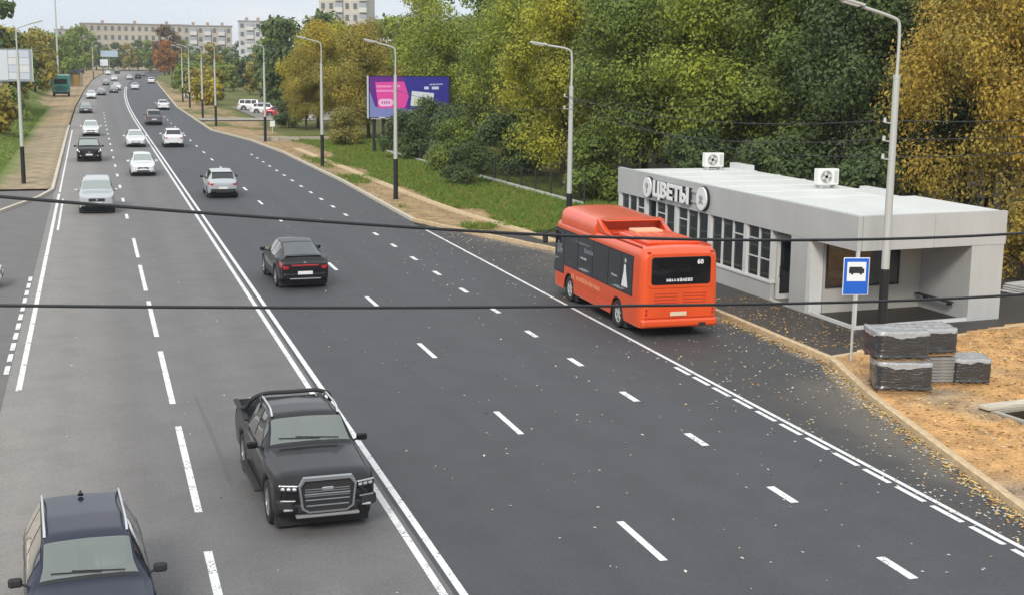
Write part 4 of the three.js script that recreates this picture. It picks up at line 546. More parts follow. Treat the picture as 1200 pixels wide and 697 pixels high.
{ const m = thing('aerial_mast', 'distant lattice aerial on the left skyline', 'mast', [-32, 0, -480]); for (const s of [-1, 1]) mesh('leg', bar([s * 1.2, 0, 0], [s * 0.3, 24, 0], 0.16, 6), M.galv, m); for (let i = 0; i < 8; i++) mesh('brace', bar([-1.1 + i * 0.1, i * 3, 0], [1.1 - i * 0.1, i * 3 + 2.6, 0], 0.08, 5), M.galv, m); mesh('antenna', box(0.7, 3.2, 0.5, 0, 24.5, 0), M.galv, m); }
// wires between the posts by the trees, and the two cables over the road
const wire = (a, b, sag, r, label, m = M.blackPaint, group = 'thin wires in front of the trees') => { const pts = []; for (let i = 0; i <= 14; i++) { const t = i / 14; pts.push([lerp(a[0], b[0], t), lerp(a[1], b[1], t) - 4 * sag * t * (1 - t), lerp(a[2], b[2], t)]); } return tag(mesh('wire', tube(pts, r, 5, 28), m), label, 'wire', group); };
for (let i = 0; i < 3; i++) { wire([20.96, 6.56 - i * 0.5, -33.3], [19.21, 6.56 - (i % 2) * 0.5, -55.2], 0.5 + i * 0.12, 0.014, ['topmost','middle','lowest'][i] + ' thin dark wire slung between the two posts over the kiosk'); wire([20.96, 6.56 - i * 0.5, -33.3], [44, 6.9 - i * 0.6, -47], 0.4, 0.016, ['topmost','middle','lowest'][i] + ' thin dark wire running right from the tall post into the trees'); }
wire([19.21, 6.5, -55.2], [38, 7.4, -62], 0.9, 0.016, 'thin pale wire from the post behind the bus to the trees'); wire([19.2, 6.0, -55.2], [16.36, 6.2, -75.9], 0.4, 0.012, 'thin wire from the post behind the bus to the verge post');
const cable = (pts, label) => tag(mesh('cable', tube(pts, 0.017, 8, 90), M.blackPaint), label, 'cable', 'black cables across the foreground');
cable([[-16, 8.6, -14], [-6, 7.4, -14], [-0.87, 6.8, -14], [1.57, 6.55, -14], [4.69, 6.28, -14], [7.6, 6.14, -14], [10.59, 6.13, -14], [14, 6.3, -14], [26, 7.7, -14]], 'upper black cable sagging across the whole view');
cable([[-16, 6.9, -14.1], [-6, 6.05, -14.1], [-0.92, 5.72, -14.1], [4.7, 5.47, -14.1], [10.5, 5.35, -14.1], [14, 5.5, -14.1], [26, 6.6, -14.1]], 'lower black cable crossing the view above the pickup');
for (const [x, l] of [[-16.05, 'grey cable pole out of view on the left'], [26.05, 'grey cable pole out of view on the right']]) { const p = thing('utility_pole', l, 'pole', [x, 0, -14.05]); mesh('shaft', cyl(0.16, 0.12, 9.2, 0, -0.1, 0, 12), M.concrete, p); mesh('crossarm', box(0.12, 0.12, 1.2, 0, 8.5, 0), M.dark, p); }
// ---------------------------------------------------------------- bus stop sign
{ const s = thing('bus_stop_sign', 'blue bus stop sign with a black bus symbol on a white square', 'sign', [19.62, 0.1, -32.15], -0.22);
  mesh('pole', cyl(0.035, 0.035, 2.8, 0, -0.05, -0.03, 12), M.galv, s); const b = mesh('panel', rbox(0.68, 0.98, 0.03, 0.014, 0, 2.33, 0.02), std(0.015, 0.12, 0.56, { roughness: 0.35 }), s); mesh('border', rbox(0.72, 1.02, 0.02, 0.009, 0, 2.33, 0.014), std(0.72, 0.76, 0.8), s);
  mesh('white_square', box(0.52, 0.52, 0.006, 0, 2.46, 0.038), std(0.78, 0.79, 0.8), b); const k = M.dark; mesh('bus_symbol', merge([rbox(0.42, 0.13, 0.005, 0.002, 0, 2.48, 0.0435), rbox(0.36, 0.07, 0.005, 0.002, -0.02, 2.555, 0.0436), cyl(0.035, 0.035, 0.006, 0, 0, 0, 14).rotateX(PI / 2).translate(-0.12, 2.41, 0.044), cyl(0.035, 0.035, 0.006, 0, 0, 0, 14).rotateX(PI / 2).translate(0.12, 2.41, 0.044)]), k, b); mesh('clamp', box(0.09, 0.05, 0.1, 0, 2.1, -0.02), M.galv, s); }
// ---------------------------------------------------------------- wrapped paver bundles
{ const film = phy(0.035, 0.036, 0.038, { roughness: 0.35, clearcoat: 0.7, clearcoatRoughness: 0.2, bumpMap: rep(filmB, 1.1), bumpScale: 0.02 }), clear = phy(0.36, 0.37, 0.38, { roughness: 0.25, clearcoat: 1, clearcoatRoughness: 0.2, bumpMap: rep(filmB, 0.6), bumpScale: 0.02, side: THREE.DoubleSide }), slab = std(0.36, 0.35, 0.33, { map: rep(concT, 0.9) }), wood = std(0.42, 0.33, 0.22, { map: rep(dirtT, 0.7) }), darkSlab = std(0.05, 0.05, 0.052, { map: rep(concT, 0.7), roughness: 0.7 });
  const bundle = (x, y, z, w, h, d, turn, label, bare) => {
    const o = thing('paver_bundle', label, 'paver bundle', [x, y, z], turn, 'pallets of wrapped pavers'), n = Math.max(3, Math.round(h / 0.09)), p = grp('pallet', o);
    for (let i = 0; i < 3; i++) mesh('runner', box(w * 0.96, 0.07, 0.09, 0, 0.035, (i - 1) * d * 0.4), wood, p); for (let i = 0; i < 5; i++) mesh('board', box(0.12, 0.022, d * 0.98, (i - 2) * w * 0.215, 0.083, 0), wood, p);
    for (let i = 0; i < n; i++) { const hh = (h - 0.1) / n; mesh('slab_layer', rbox(w - rr(0.015, 0.05), hh - 0.008, d - rr(0.015, 0.05), 0.012, rr(-0.012, 0.012), 0.1 + hh * (i + 0.5), rr(-0.012, 0.012), 1), bare ? slab : darkSlab, o); }
    if (!bare) { // film hugging the stack, creased, sagging between the layers, loose at the foot
      const rim = (v, a) => { const c = Math.cos(a), s = Math.sin(a), m = 1 / Math.pow(Math.pow(Math.abs(c), 9) + Math.pow(Math.abs(s), 9), 1 / 9), k = 1 + 0.07 * (fbm(a * 2.2 + x, v * 3 + z, 3) - 0.4) + 0.005 * Math.sin(v * n * 2 * PI) + 0.05 * sm(0.16, 0, v) * vn(a * 4, x * 9); return [c * m * (w / 2 + 0.02) * k, 0.11 + v * (h - 0.09), s * m * (d / 2 + 0.02) * k]; };
      mesh('film', grid(72, 22, (u, v) => rim(v, u * 2 * PI), (u, v) => [u * 2 * (w + d), v * h]), film, o);
      mesh('top_sheet', grid(72, 16, (u, v) => { const dn = Math.max(0, v - 0.7) / 0.3, a = u * 2 * PI, rag = 0.08 + 0.34 * Math.pow(fbm(Math.cos(a) * 2.2 + x * 3, Math.sin(a) * 2.2 + z * 3, 3), 2) , q = rim(1 - dn * rag, a), k = Math.min(1, v / 0.7), e = 1.014 + 0.03 * dn * vn(u * 40, x); return [q[0] * k * e, q[1] + 0.014 + 0.05 * (1 - dn) * (fbm(q[0] * k * 6 + x, q[2] * k * 6, 3) - 0.3), q[2] * k * e]; }, (u, v, q) => [q[0], q[2]]), clear, o); }
    o.rotation.z = rr(-0.025, 0.025); return o; };
  const g = 0.11;
  bundle(19.08, g, -28.95, 1.3, 0.74, 1.05, -0.34, 'lower left bundle of black wrapped pavers beside the kerb');
  bundle(19.0, g + 0.77, -29.1, 1.3, 0.72, 1.05, -0.18, 'upper left bundle of black wrapped pavers with loose clear film on top');
  bundle(20.32, g, -29.35, 0.75, 0.74, 0.9, -0.12, 'bare grey paver stack in the middle of the pile', true);
  bundle(20.28, g + 0.77, -29.4, 0.85, 0.66, 0.95, -0.15, 'upper right bundle of black wrapped pavers on the bare stack');
  bundle(21.15, g, -29.1, 0.9, 0.66, 0.85, -0.3, 'low wrapped bundle at the right of the pile');
}
// inspection pit with a broken concrete rim
{ const p = thing('inspection_pit', 'open concrete pit in the dirt at the right edge', 'pit', [pitAt[0], 0, pitAt[1]], pitTurn), cm = M.concrete;
  for (const [w, d, x, z] of [[1.7, 0.12, 0, -0.78], [1.7, 0.12, 0, 0.78], [0.12, 1.44, -0.79, 0], [0.12, 1.44, 0.79, 0]]) { mesh('pit_rim', box(w, 0.07, d, x, 0.11, z), cm, p); mesh('pit_wall', box(w - 0.004, 1.13, d - 0.004, x, -0.495, z), std(0.06, 0.05, 0.04, { map: rep(dirtT, 1) }), p); } mesh('pit_floor', box(1.46, 0.06, 1.44, 0, -0.95, 0), std(0.05, 0.04, 0.03), p);
  mesh('cover_slab', rbox(1.9, 0.09, 0.34, 0.02, 0, 0.19, -0.95), M.kerbGrey, p); mesh('pipe_ring', new THREE.LatheGeometry([[0.34, 0], [0.44, 0], [0.44, 0.5], [0.34, 0.5], [0.34, 0]].map(([a, c]) => new THREE.Vector2(a, c)), 24).rotateZ(1.2).translate(1.0, 0.25, 0.1), M.kerbGrey, p); }
{ const o = thing('board_stack', 'pile of white boards lying behind the shelter at the right edge', 'boards', [31.9, 0.12, -40.6], 0.25); for (let i = 0; i < 4; i++) mesh('board', rbox(2.2 - i * 0.15, 0.06, 0.9, 0.015, rr(-0.06, 0.06), 0.05 + i * 0.075, rr(-0.05, 0.05), 1), std(0.66, 0.64, 0.62, { map: rep(concT, 1.3) }), o); mesh('bearer', box(0.1, 0.045, 0.9, -0.7, 0.0, 0), M.kerb, o); mesh('bearer', box(0.1, 0.045, 0.9, 0.7, 0.0, 0), M.kerb, o); }
// ---------------------------------------------------------------- billboards
function canvas(w, h, f) { const cv = document.createElement('canvas'); cv.width = w; cv.height = h; f(cv.getContext('2d')); const t = new THREE.CanvasTexture(cv); t.colorSpace = THREE.SRGBColorSpace; return t; }
{ const b = thing('billboard', 'purple and pink roadside billboard with a white card picture', 'billboard', [25.35, 0.1, -112.2], 0.17);
  const t = canvas(1024, 512, (x) => { x.fillStyle = '#3a3896'; x.fillRect(0, 0, 1024, 512); x.fillStyle = '#6a2f8e'; x.beginPath(); x.moveTo(0, 0); x.lineTo(430, 0); x.lineTo(520, 512); x.lineTo(0, 512); x.fill(); x.fillStyle = '#838cc4'; x.beginPath(); x.moveTo(0, 180); x.lineTo(70, 380); x.lineTo(560, 420); x.lineTo(560, 512); x.lineTo(0, 512); x.fill(); x.fillStyle = '#e850aa'; x.beginPath(); x.moveTo(70, 70); x.lineTo(440, 60); x.lineTo(500, 250); x.lineTo(450, 400); x.lineTo(110, 400); x.fill(); x.fillStyle = '#f6b3dc'; for (const [l, y, w] of [[90, 110, 190], [300, 105, 90], [90, 165, 210]]) for (let i = 0; i < w; i += 24) x.fillRect(l + i, y, 16, 26); x.fillStyle = '#f6c6ec'; x.beginPath(); x.roundRect(110, 280, 190, 95, 46); x.fill(); x.fillStyle = '#b65a9c'; for (let i = 0; i < 4; i++) x.fillRect(150 + i * 30, 312, 18, 30); x.save(); x.translate(540, 180); x.rotate(0.1); x.fillStyle = '#dfe3ea'; x.fillRect(0, 0, 290, 190); x.fillStyle = '#c6cf9e'; x.fillRect(40, 90, 180, 100); x.restore(); x.fillStyle = '#d6d8f0'; for (let i = 0; i < 9; i++) x.fillRect(770 + i * 20, 90 - i * 0.8, 12, 18); for (const [l, w] of [[700, 60], [800, 90]]) x.fillRect(l, 125, w, 36); });
  mesh('face', new THREE.PlaneGeometry(7.1, 3.3).translate(0, 4.6, 0.125), new THREE.MeshStandardMaterial({ map: t, roughness: 0.5 }), b); mesh('cabinet', box(7.26, 3.46, 0.22, 0, 4.6, 0), M.dark, b);
  for (const x of [-3.1, -2.3, 2.4]) mesh('post', box(0.22, 3.1, 0.22, x, 1.45, -0.05), M.dark, b); mesh('light_rail', box(7, 0.08, 0.08, 0, 2.86, 0.35), M.galv, b); for (const x of [-2.6, -0.9, 0.9, 2.6]) mesh('floodlight', rbox(0.5, 0.1, 0.2, 0.02, x, 2.92, 0.45), std(0.6, 0.6, 0.58), b);
  mesh('side_edge', box(0.05, 3.46, 0.26, -3.66, 4.6, 0), std(0.5, 0.55, 0.66), b); }
{ const b = thing('billboard', 'white panelled billboard at the left edge beside a lamp post', 'billboard', [-8.6, 0.1, -146], 0.1), pm = [std(0.62, 0.65, 0.7), std(0.56, 0.58, 0.66), std(0.66, 0.66, 0.66)];
  mesh('cabinet', box(6.3, 3.2, 0.3, 0, 6.55, 0), std(0.3, 0.33, 0.36), b); mesh('face', box(3.9, 2.9, 0.04, -1.1, 6.55, 0.17), pm[0], b); for (let i = 0; i < 4; i++) for (let j = 0; j < 2; j++) mesh('panel', box(0.95, 0.68, 0.04, 1.37 + j * 1.02, 5.5 + i * 0.72, 0.17), pm[(i + j) % 3], b); mesh('post', cyl(0.25, 0.25, 5.2, 0, -0.1, -0.05, 12), M.galv, b); mesh('edge', box(0.06, 3.24, 0.36, 3.18, 6.55, 0), std(0.7, 0.68, 0.6), b); }
// left stop shelter, road signs
{ const s = thing('bus_shelter', 'small far bus shelter with a dark roof left of the road', 'shelter', [-4.6, 0, -335], 0.2); mesh('roof', box(6, 0.6, 3, 0, 3.4, 0), std(0.09, 0.1, 0.12), s); mesh('wall', box(5.6, 3.1, 0.2, 0, 1.55, -1.2), std(0.55, 0.5, 0.42), s); for (const x of [-2.7, 2.7]) mesh('post', box(0.35, 3.1, 0.35, x, 1.55, 1.2), std(0.5, 0.4, 0.3), s); mesh('advert', box(1.1, 2.6, 0.5, 1.3, 1.3, 1.3), std(0.62, 0.35, 0.06), s); }
for (const [x, z, y, w, h, l, m] of [[7.0, -520, 7.0, 6, 2.2, 'pale direction board over the distant crossing', std(0.4, 0.5, 0.6)], [4.4, -450, 4.4, 2.4, 2.0, 'round pale road sign beside the distant road', std(0.7, 0.72, 0.75)], [17.6, -141, 1.0, 0.5, 0.6, 'low white notice on the right verge', std(0.72, 0.73, 0.72)]]) { const s = thing('road_sign', l, 'sign', [x, 0.05, z]); mesh('panel', rbox(w, h, 0.08, 0.03, 0, y, 0.06), m, s); mesh('post', cyl(0.06, 0.06, y + h / 2, 0, 0, 0, 8), M.galv, s); }
// low railing on the right verge and the dark fence with its white plinth
{ const f = thing('low_barrier', 'low weathered concrete barrier across the verge near the billboard', 'barrier', [19.6, 0.05, -129]); for (let i = 0; i < 5; i++) mesh('block', rbox(1.9, 0.4, 0.3, 0.03, -3.9 + i * 1.95, 0.2, rr(-0.03, 0.03), 1), M.concrete, f); }
{ const f = thing('mesh_fence', 'dark wire fence on a white plinth along the edge of the trees', 'fence'), a = [25.6, -70], b = [23.4, -112], n = 17, dm = std(0.03, 0.034, 0.03); for (let i = 0; i <= n; i++) { const t = i / n, x = lerp(a[0], b[0], t), z = lerp(a[1], b[1], t); mesh('post', cyl(0.05, 0.05, 1.5, x, 0.1, z, 8), dm, f); if (i < n) { const x1 = lerp(a[0], b[0], (i + 1) / n), z1 = lerp(a[1], b[1], (i + 1) / n), an = Math.atan2(x1 - x, z1 - z), L = Math.hypot(x1 - x, z1 - z); mesh('plinth', rbox(0.16, 0.26, L - 0.02, 0.02, 0, 0.2, 0, 1).rotateY(an).translate((x + x1) / 2, 0, (z + z1) / 2), std(0.56, 0.57, 0.56), f); const w = []; for (const y of [0.5, 0.8, 1.1, 1.4]) w.push(bar([x, y, z], [x1, y, z1], 0.012, 4)); for (let k = 1; k < 12; k++) w.push(bar([lerp(x, x1, k / 12), 0.34, lerp(z, z1, k / 12)], [lerp(x, x1, k / 12), 1.5, lerp(z, z1, k / 12)], 0.008, 4)); mesh('wire_panel', merge(w), dm, f); } } }
struct('side_road', grid(6, 3, (u, v) => [lerp(12.3, 36, u), 0.21, lerp(-166, -172, v)]), std(0.5, 0.45, 0.38, { map: rep(asphaltT, 4) }), 'pale side road leading to the car park', 'road');
struct('car_park', grid(6, 8, (u, v) => [lerp(19.6, 36, u), 0.16 + 0.02 * u, lerp(-172, -207, v)]), std(0.34, 0.31, 0.27, { map: rep(asphaltT, 4) }), 'pale side road and car park among the trees', 'car park').position.y = 0.04;

// ---------------------------------------------------------------- trees
function crown({ rx, rz = rx, y0, y1, blobs, leaves, size, mixAmt = 0.5, bushy = 0 }) {
  const P = [], I = [], K = [], cy = (y0 + y1) / 2, ry = (y1 - y0) / 2, B = [];
  for (let i = 0; i < blobs; i++) { // clumps on and inside an uneven ellipsoid
    let a = rnd() * 2 * PI, e = Math.asin(rr(-0.95, 1)), f = i < blobs * 0.25 ? rr(0.1, 0.5) : rr(0.62, 0.92); const lump = 0.82 + 0.36 * vn(a * 1.4 + 3, e * 2 + 7, 1 << 20, blobs);
    const wd = Math.cos(e) * (e < 0 ? 1 : lerp(1, 0.82, Math.sin(e))); B.push([Math.cos(a) * wd * rx * f * lump, cy + Math.sin(e) * ry * f * lump, Math.sin(a) * wd * rz * f * lump, rr(0.2, 0.36) * Math.min(rx, ry * 1.2), rnd(), rr(0.82, 1.18)]);
  }
  const tot = B.reduce((s, b) => s + b[3] * b[3], 0);
  for (const [bx, by, bz, br, hue, val] of B) {
    const n = Math.round(leaves * br * br / tot);
    for (let i = 0; i < n; i++) {
      const z = rr(-1, 1), a = rnd() * 2 * PI, q = Math.sqrt(1 - z * z), r = br * Math.pow(rnd(), 0.42) * (1 + 0.25 * (rnd() - 0.5)), d = [q * Math.cos(a), z, q * Math.sin(a)];
      const c = V(bx + d[0] * r, by + d[1] * r * 0.85, bz + d[2] * r); const nrm = V(d[0] + rr(-0.8, 0.8), d[1] + 0.35 + rr(-0.8, 0.8), d[2] + rr(-0.8, 0.8)).normalize();
      const t = V(rr(-1, 1), rr(-1, 0.4), rr(-1, 1)).cross(nrm).normalize(), b = nrm.clone().cross(t), s = size * rr(0.6, 1.35), k = P.length / 3;
      for (const [u, v, w] of [[-1, 0, 0], [-0.1, 0.62, 0.12], [1, 0, -0.1], [-0.1, -0.62, 0.12]]) { const p = c.clone().addScaledVector(t, u * s).addScaledVector(b, v * s).addScaledVector(nrm, w * s); P.push(p.x, p.y, p.z); }
      const y = clamp(hue * mixAmt * 1.3 + rr(-0.18, 0.18) * mixAmt), l = val * rr(0.75, 1.25); for (let m = 0; m < 4; m++) K.push(l * lerp(1, 1.75, y), l * lerp(1, 1.4, y), l * lerp(1, 0.7, y));
      I.push(k, k + 1, k + 2, k, k + 2, k + 3);
    }
  }
  const g = new THREE.BufferGeometry(); g.setAttribute('position', new THREE.Float32BufferAttribute(P, 3)); g.setAttribute('color', new THREE.Float32BufferAttribute(K, 3)); g.setIndex(I); g.computeVertexNormals();
  g.setAttribute('uv', new THREE.Float32BufferAttribute(new Float32Array(P.length / 3 * 2), 2)); g.blobs = B; return g;
}
function trunk(B, y0, y1, r) { // tapered stem with limbs reaching into the clumps
  const gs = [], top = y0 + (y1 - y0) * 0.75, n = 6, tap = (pts, r0, r1, sides) => { const c = new THREE.CatmullRomCurve3(pts.map((p) => V(...p))), g = new THREE.TubeGeometry(c, n, 1, sides, false), p = g.attributes.position; for (let i = 0; i <= n; i++) { const o = c.getPointAt(i / n), k = lerp(r0, r1, i / n); for (let j = 0; j <= sides; j++) { const q = i * (sides + 1) + j; p.setXYZ(q, o.x + (p.getX(q) - o.x) * k, o.y + (p.getY(q) - o.y) * k, o.z + (p.getZ(q) - o.z) * k); } } g.computeVertexNormals(); return g; };
  const bx = rr(-0.4, 0.4), bz = rr(-0.4, 0.4); gs.push(tap([[0, -0.3, 0], [bx * 0.3, top * 0.35, bz * 0.3], [bx, top * 0.7, bz], [bx * 0.6, top, bz * 0.4]], r, r * 0.25, 9));
  for (const b of B.slice(0, 14)) { const h = clamp(b[1] * 0.62, y0 * 0.6 + 0.3, top * 0.9); gs.push(tap([[bx * h / top, h, bz * h / top], [b[0] * 0.45, lerp(h, b[1], 0.45) + 0.2, b[2] * 0.45], [b[0] * 0.95, b[1], b[2] * 0.95]], r * 0.38, 0.025, 6)); }
  return merge(gs);
}
const PR = {};
const proto = (n, o, r) => { const g = crown(o); PR[n] = { crown: g, trunk: trunk(g.blobs, o.y0, o.y1, r) }; };
proto('broad', { rx: 4.6, y0: 2.0, y1: 15.5, blobs: 95, leaves: 35000, size: 0.108, mixAmt: 0.45 }, 0.24);
proto('tall', { rx: 3.7, y0: 2.4, y1: 17, blobs: 85, leaves: 34000, size: 0.105, mixAmt: 0.35 }, 0.22);
proto('full', { rx: 4.2, y0: 0.8, y1: 12, blobs: 85, leaves: 36000, size: 0.097, mixAmt: 0.6 }, 0.2);
proto('fine', { rx: 4.2, y0: 0.8, y1: 12, blobs: 110, leaves: 52000, size: 0.07, mixAmt: 0.6 }, 0.2);
proto('deep', { rx: 4.4, y0: 1.5, y1: 16.5, blobs: 85, leaves: 12000, size: 0.19, mixAmt: 0.4 }, 0.24);
proto('bush', { rx: 2.2, y0: 0.0, y1: 4.2, blobs: 34, leaves: 7600, size: 0.098, mixAmt: 0.35 }, 0.09);
proto('farbroad', { rx: 4.6, y0: 1.2, y1: 12.5, blobs: 60, leaves: 3350, size: 0.385, mixAmt: 0.5 }, 0.24);
proto('farlow', { rx: 4.0, y0: 0.2, y1: 6.5, blobs: 45, leaves: 2800, size: 0.34, mixAmt: 0.5 }, 0.18);
const bark = std(0.10, 0.085, 0.065, { map: rep(dirtT, 0.8), roughness: 1 }), leafM = {};
const leafMat = (k, c) => leafM[k] ??= new THREE.MeshPhysicalMaterial({ color: C(...c), vertexColors: true, roughness: 0.75, side: THREE.DoubleSide, transmission: 0.36, thickness: 0 });
const TINT = { green: [0.145, 0.215, 0.026], light: [0.22, 0.285, 0.026], yellow: [0.32, 0.30, 0.02], gold: [0.32, 0.255, 0.035], lime: [0.275, 0.305, 0.022], dark: [0.07, 0.12, 0.028], olive: [0.25, 0.235, 0.035], orange: [0.32, 0.14, 0.012], brown: [0.11, 0.07, 0.025] };
function tree(kind, tint, x, z, s, label, group, o = {}) {
  const shrub = kind === 'bush', t = thing(o.name ?? (shrub ? 'bush' : 'tree'), label, shrub ? 'bush' : 'tree', [x, o.y ?? 0, z], o.turn ?? rnd() * 6.28, group); t.scale.set(s, s * (o.sy ?? 1), s);
  mesh('trunk', PR[kind].trunk, bark, t); mesh('crown', PR[kind].crown, leafMat(tint, TINT[tint]), t); return t;
}
const belt = 'tall trees in the belt behind the kiosk and verge';
for (const [k, c, x, z, s, l, o] of [
  ['fine', 'gold', 35.0, -46.5, 1.05, 'golden orange autumn tree at the upper right behind the shelter', { sy: 1.25 }],
  ['broad', 'yellow', 40.5, -55, 1.0, 'yellowing tree behind the golden tree at the right edge'],
  ['broad', 'dark', 34.4, -55, 0.95, 'dark green tree directly behind the tall post by the shelter'],
  ['tall', 'green', 32.6, -59.5, 1.0, 'slim green tree behind the middle of the kiosk roof'],
  ['broad', 'light', 31.6, -65.5, 0.98, 'broad light green tree behind the far end of the kiosk'],
  ['broad', 'green', 29.2, -71.5, 0.92, 'broad green tree above the kiosk sign'],
  ['full', 'lime', 27.2, -78.5, 1.0, 'yellow green tree with low branches left of the kiosk', { sy: 1.12 }],
  ['full', 'light', 28.2, -89, 1.0, 'light green tree with low branches behind the wire fence', { sy: 1.15 }],
  ['broad', 'green', 30.0, -100, 0.9, 'broad green tree just right of the pink billboard'],
  ['broad', 'light', 29.5, -117, 0.86, 'broad pale green tree behind the pink billboard'],
  ['full', 'olive', 25.0, -128, 0.95, 'olive tree just left of the billboard'],
  ['full', 'yellow', 23.5, -149, 0.93, 'golden yellow tree behind the lamp post left of the billboard', { sy: 1.06 }],
  ['full', 'lime', 27.5, -158, 1.0, 'yellow tree beside the golden one behind the lamp post'],
  ['full', 'olive', 21.8, -146, 0.62, 'small olive tree at the edge of the car park', { sy: 1.2 }],
]) tree(k, c, x, z, s, l, belt, o);
for (const [k, c, x, z, s] of [['tall', 'dark', 39, -55, 0.95], ['tall', 'dark', 43.5, -50, 1.0], ['tall', 'dark', 38, -62, 1.05], ['broad', 'green', 36.5, -69, 1.05], ['tall', 'light', 35, -76, 1.05], ['broad', 'green', 34.5, -83, 1.05], ['tall', 'yellow', 35, -92, 1.05], ['broad', 'light', 35, -107, 1.0], ['tall', 'green', 34.5, -124, 0.98], ['broad', 'light', 33, -139, 0.92], ['broad', 'olive', 36, -152, 0.95], ['tall', 'dark', 44, -67, 1.1], ['broad', 'dark', 43, -78, 1.1], ['tall', 'green', 42, -90, 1.1], ['broad', 'dark', 42, -104, 1.08], ['tall', 'light', 42, -122, 1.05], ['broad', 'green', 41, -142, 1.0], ['broad', 'dark', 50, -75, 1.15], ['broad', 'dark', 52, -90, 1.15], ['broad', 'green', 52, -108, 1.1], ['broad', 'dark', 46, -58, 1.1], ['broad', 'dark', 52, -130, 1.1], ['broad', 'green', 60, -96, 1.2], ['broad', 'dark', 60, -118, 1.2]])
  tree('deep', c, x, z, s, 'tall ' + { dark: 'dark green', green: 'mid green', light: 'light green', yellow: 'yellowing', olive: 'olive' }[c] + ' tree deep in the dense belt behind the front row', 'deep trees of the belt');
for (const [c, x, z, s, l] of [['dark', 23.4, -104, 1.0, 'dark bush under the right half of the billboard'], ['dark', 25.4, -98, 1.15, 'dark bush right of the billboard'], ['green', 24.2, -92.5, 1.0, 'green bush in the middle of the fence line'], ['dark', 26.4, -87.5, 1.15, 'dark bush behind the wire fence below the light tree'], ['dark', 22.5, -83, 0.72, 'small dark bush standing on the verge grass'], ['green', 27.2, -72.5, 1.1, 'green bush behind the bus roof'], ['dark', 29.3, -64, 1.2, 'dark bush behind the far end of the kiosk'], ['dark', 30.2, -57, 1.2, 'dark bush behind the kiosk back wall'], ['dark', 31.6, -50.5, 1.15, 'dark bush behind the shelter roof'], ['gold', 33.2, -42.8, 0.8, 'low golden bush right of the shelter wall'], ['olive', 21.5, -121, 0.9, 'olive bush left of the billboard posts'], ['dark', 26.5, -110, 1.2, 'dark bush behind the billboard posts'], ['dark', 20.6, -151, 0.9, 'dark bush at the foot of the golden tree']]) tree('bush', c, x, z, s, l, 'bushes along the right verge');
for (const [k, c, x, z, s, l] of [['farbroad', 'dark', 27, -196, 1.02, 'dark green tree behind the parked cars'], ['farbroad', 'dark', 34, -205, 1.12, 'dark green tree right behind the car park'], ['farbroad', 'green', 41, -190, 1.05, 'green tree behind the golden trees'], ['farbroad', 'dark', 31, -235, 1.1, 'dark green tree far behind the car park'], ['farlow', 'yellow', 16.9, -216, 0.75, 'yellow green bushy tree behind the far lamp posts'], ['farlow', 'olive', 18.5, -238, 0.95, 'olive bushy tree behind the farthest lamp post'], ['farlow', 'green', 18.6, -275, 0.9, 'low green tree by the far right kerb'], ['farlow', 'green', 21.5, -315, 1.0, 'low green tree at the far bend'], ['farlow', 'dark', 25, -355, 1.1, 'low dark tree beyond the far bend'], ['farbroad', 'green', 36, -290, 0.95, 'green tree below the white block'], ['farbroad', 'dark', 44, -340, 0.95, 'dark tree below the balcony block'], ['farbroad', 'olive', 33, -395, 0.85, 'olive tree in front of the beige block'], ['farbroad', 'dark', 48, -260, 1.05, 'dark tree below the tower block'], ['farbroad', 'green', 62, -300, 1.2, 'green tree in front of the tower block'],
  ['farlow', 'green', 26.5, -292, 1.0, 'low green tree behind the parked white car'], ['farlow', 'olive', 31.5, -268, 1.1, 'low olive tree left of the car park'], ['farlow', 'dark', 34, -325, 1.2, 'low dark tree under the white block'], ['farlow', 'green', 32, -425, 1.2, 'low green tree past the far bend'], ['farlow', 'dark', 40, -450, 1.4, 'low dark tree below the beige block'], ['farlow', 'olive', 50, -420, 1.4, 'low olive tree below the balconies'], ['farlow', 'green', 36, -500, 1.3, 'low green tree beside the orange one'], ['farlow', 'dark', 58, -380, 1.5, 'low dark tree left of the tower'], ['farbroad', 'orange', 24.5, -488, 0.95, 'bright orange autumn tree at the end of the road'], ['farbroad', 'brown', 27, -505, 1.35, 'brown tree rising behind the orange one'], ['farbroad', 'yellow', 30, -470, 0.6, 'small yellow tree beside the orange one']]) tree(k, c, x, z, s, l, 'trees far along the right side');
for (const [k, c, x, z, s, l, o] of [['farbroad', 'dark', -12.0, -182, 1.2, 'dark green tree hanging in at the top left corner'], ['farlow', 'olive', -9.8, -134, 0.9, 'olive bush under the left billboard'], ['farbroad', 'olive', -12.5, -172, 0.86, 'olive tree behind the left billboard'], ['farbroad', 'olive', -10.6, -200, 0.86, 'olive brown tree in the middle of the left row'], ['farbroad', 'yellow', -12.2, -225, 0.9, 'yellowing tree behind the teal truck'], ['farbroad', 'olive', -9.0, -250, 0.86, 'olive tree left of the teal truck'], ['farbroad', 'olive', -9.6, -285, 0.92, 'olive tree between truck and shelter'], ['farbroad', 'green', -7.8, -325, 0.95, 'green tree above the far shelter'], ['farbroad', 'olive', -16, -260, 1.0, 'olive tree farther left behind the row'], ['farlow', 'green', -9.5, -165, 0.7, 'low green bush on the grassy bank']]) tree(k, c, x, z, s, l, 'trees on the left bank', o);
for (let i = 0; i < 24; i++) tree('farbroad', ['dark', 'green', 'dark', 'olive'][i % 4], -28 + i * 3.9 + rr(-1, 1), -545 - rr(0, 45) - (i > 12 ? 0 : 20), rr(0.75, 1.05), 'distant tree in the dark row closing the end of the road', 'distant trees closing the road');
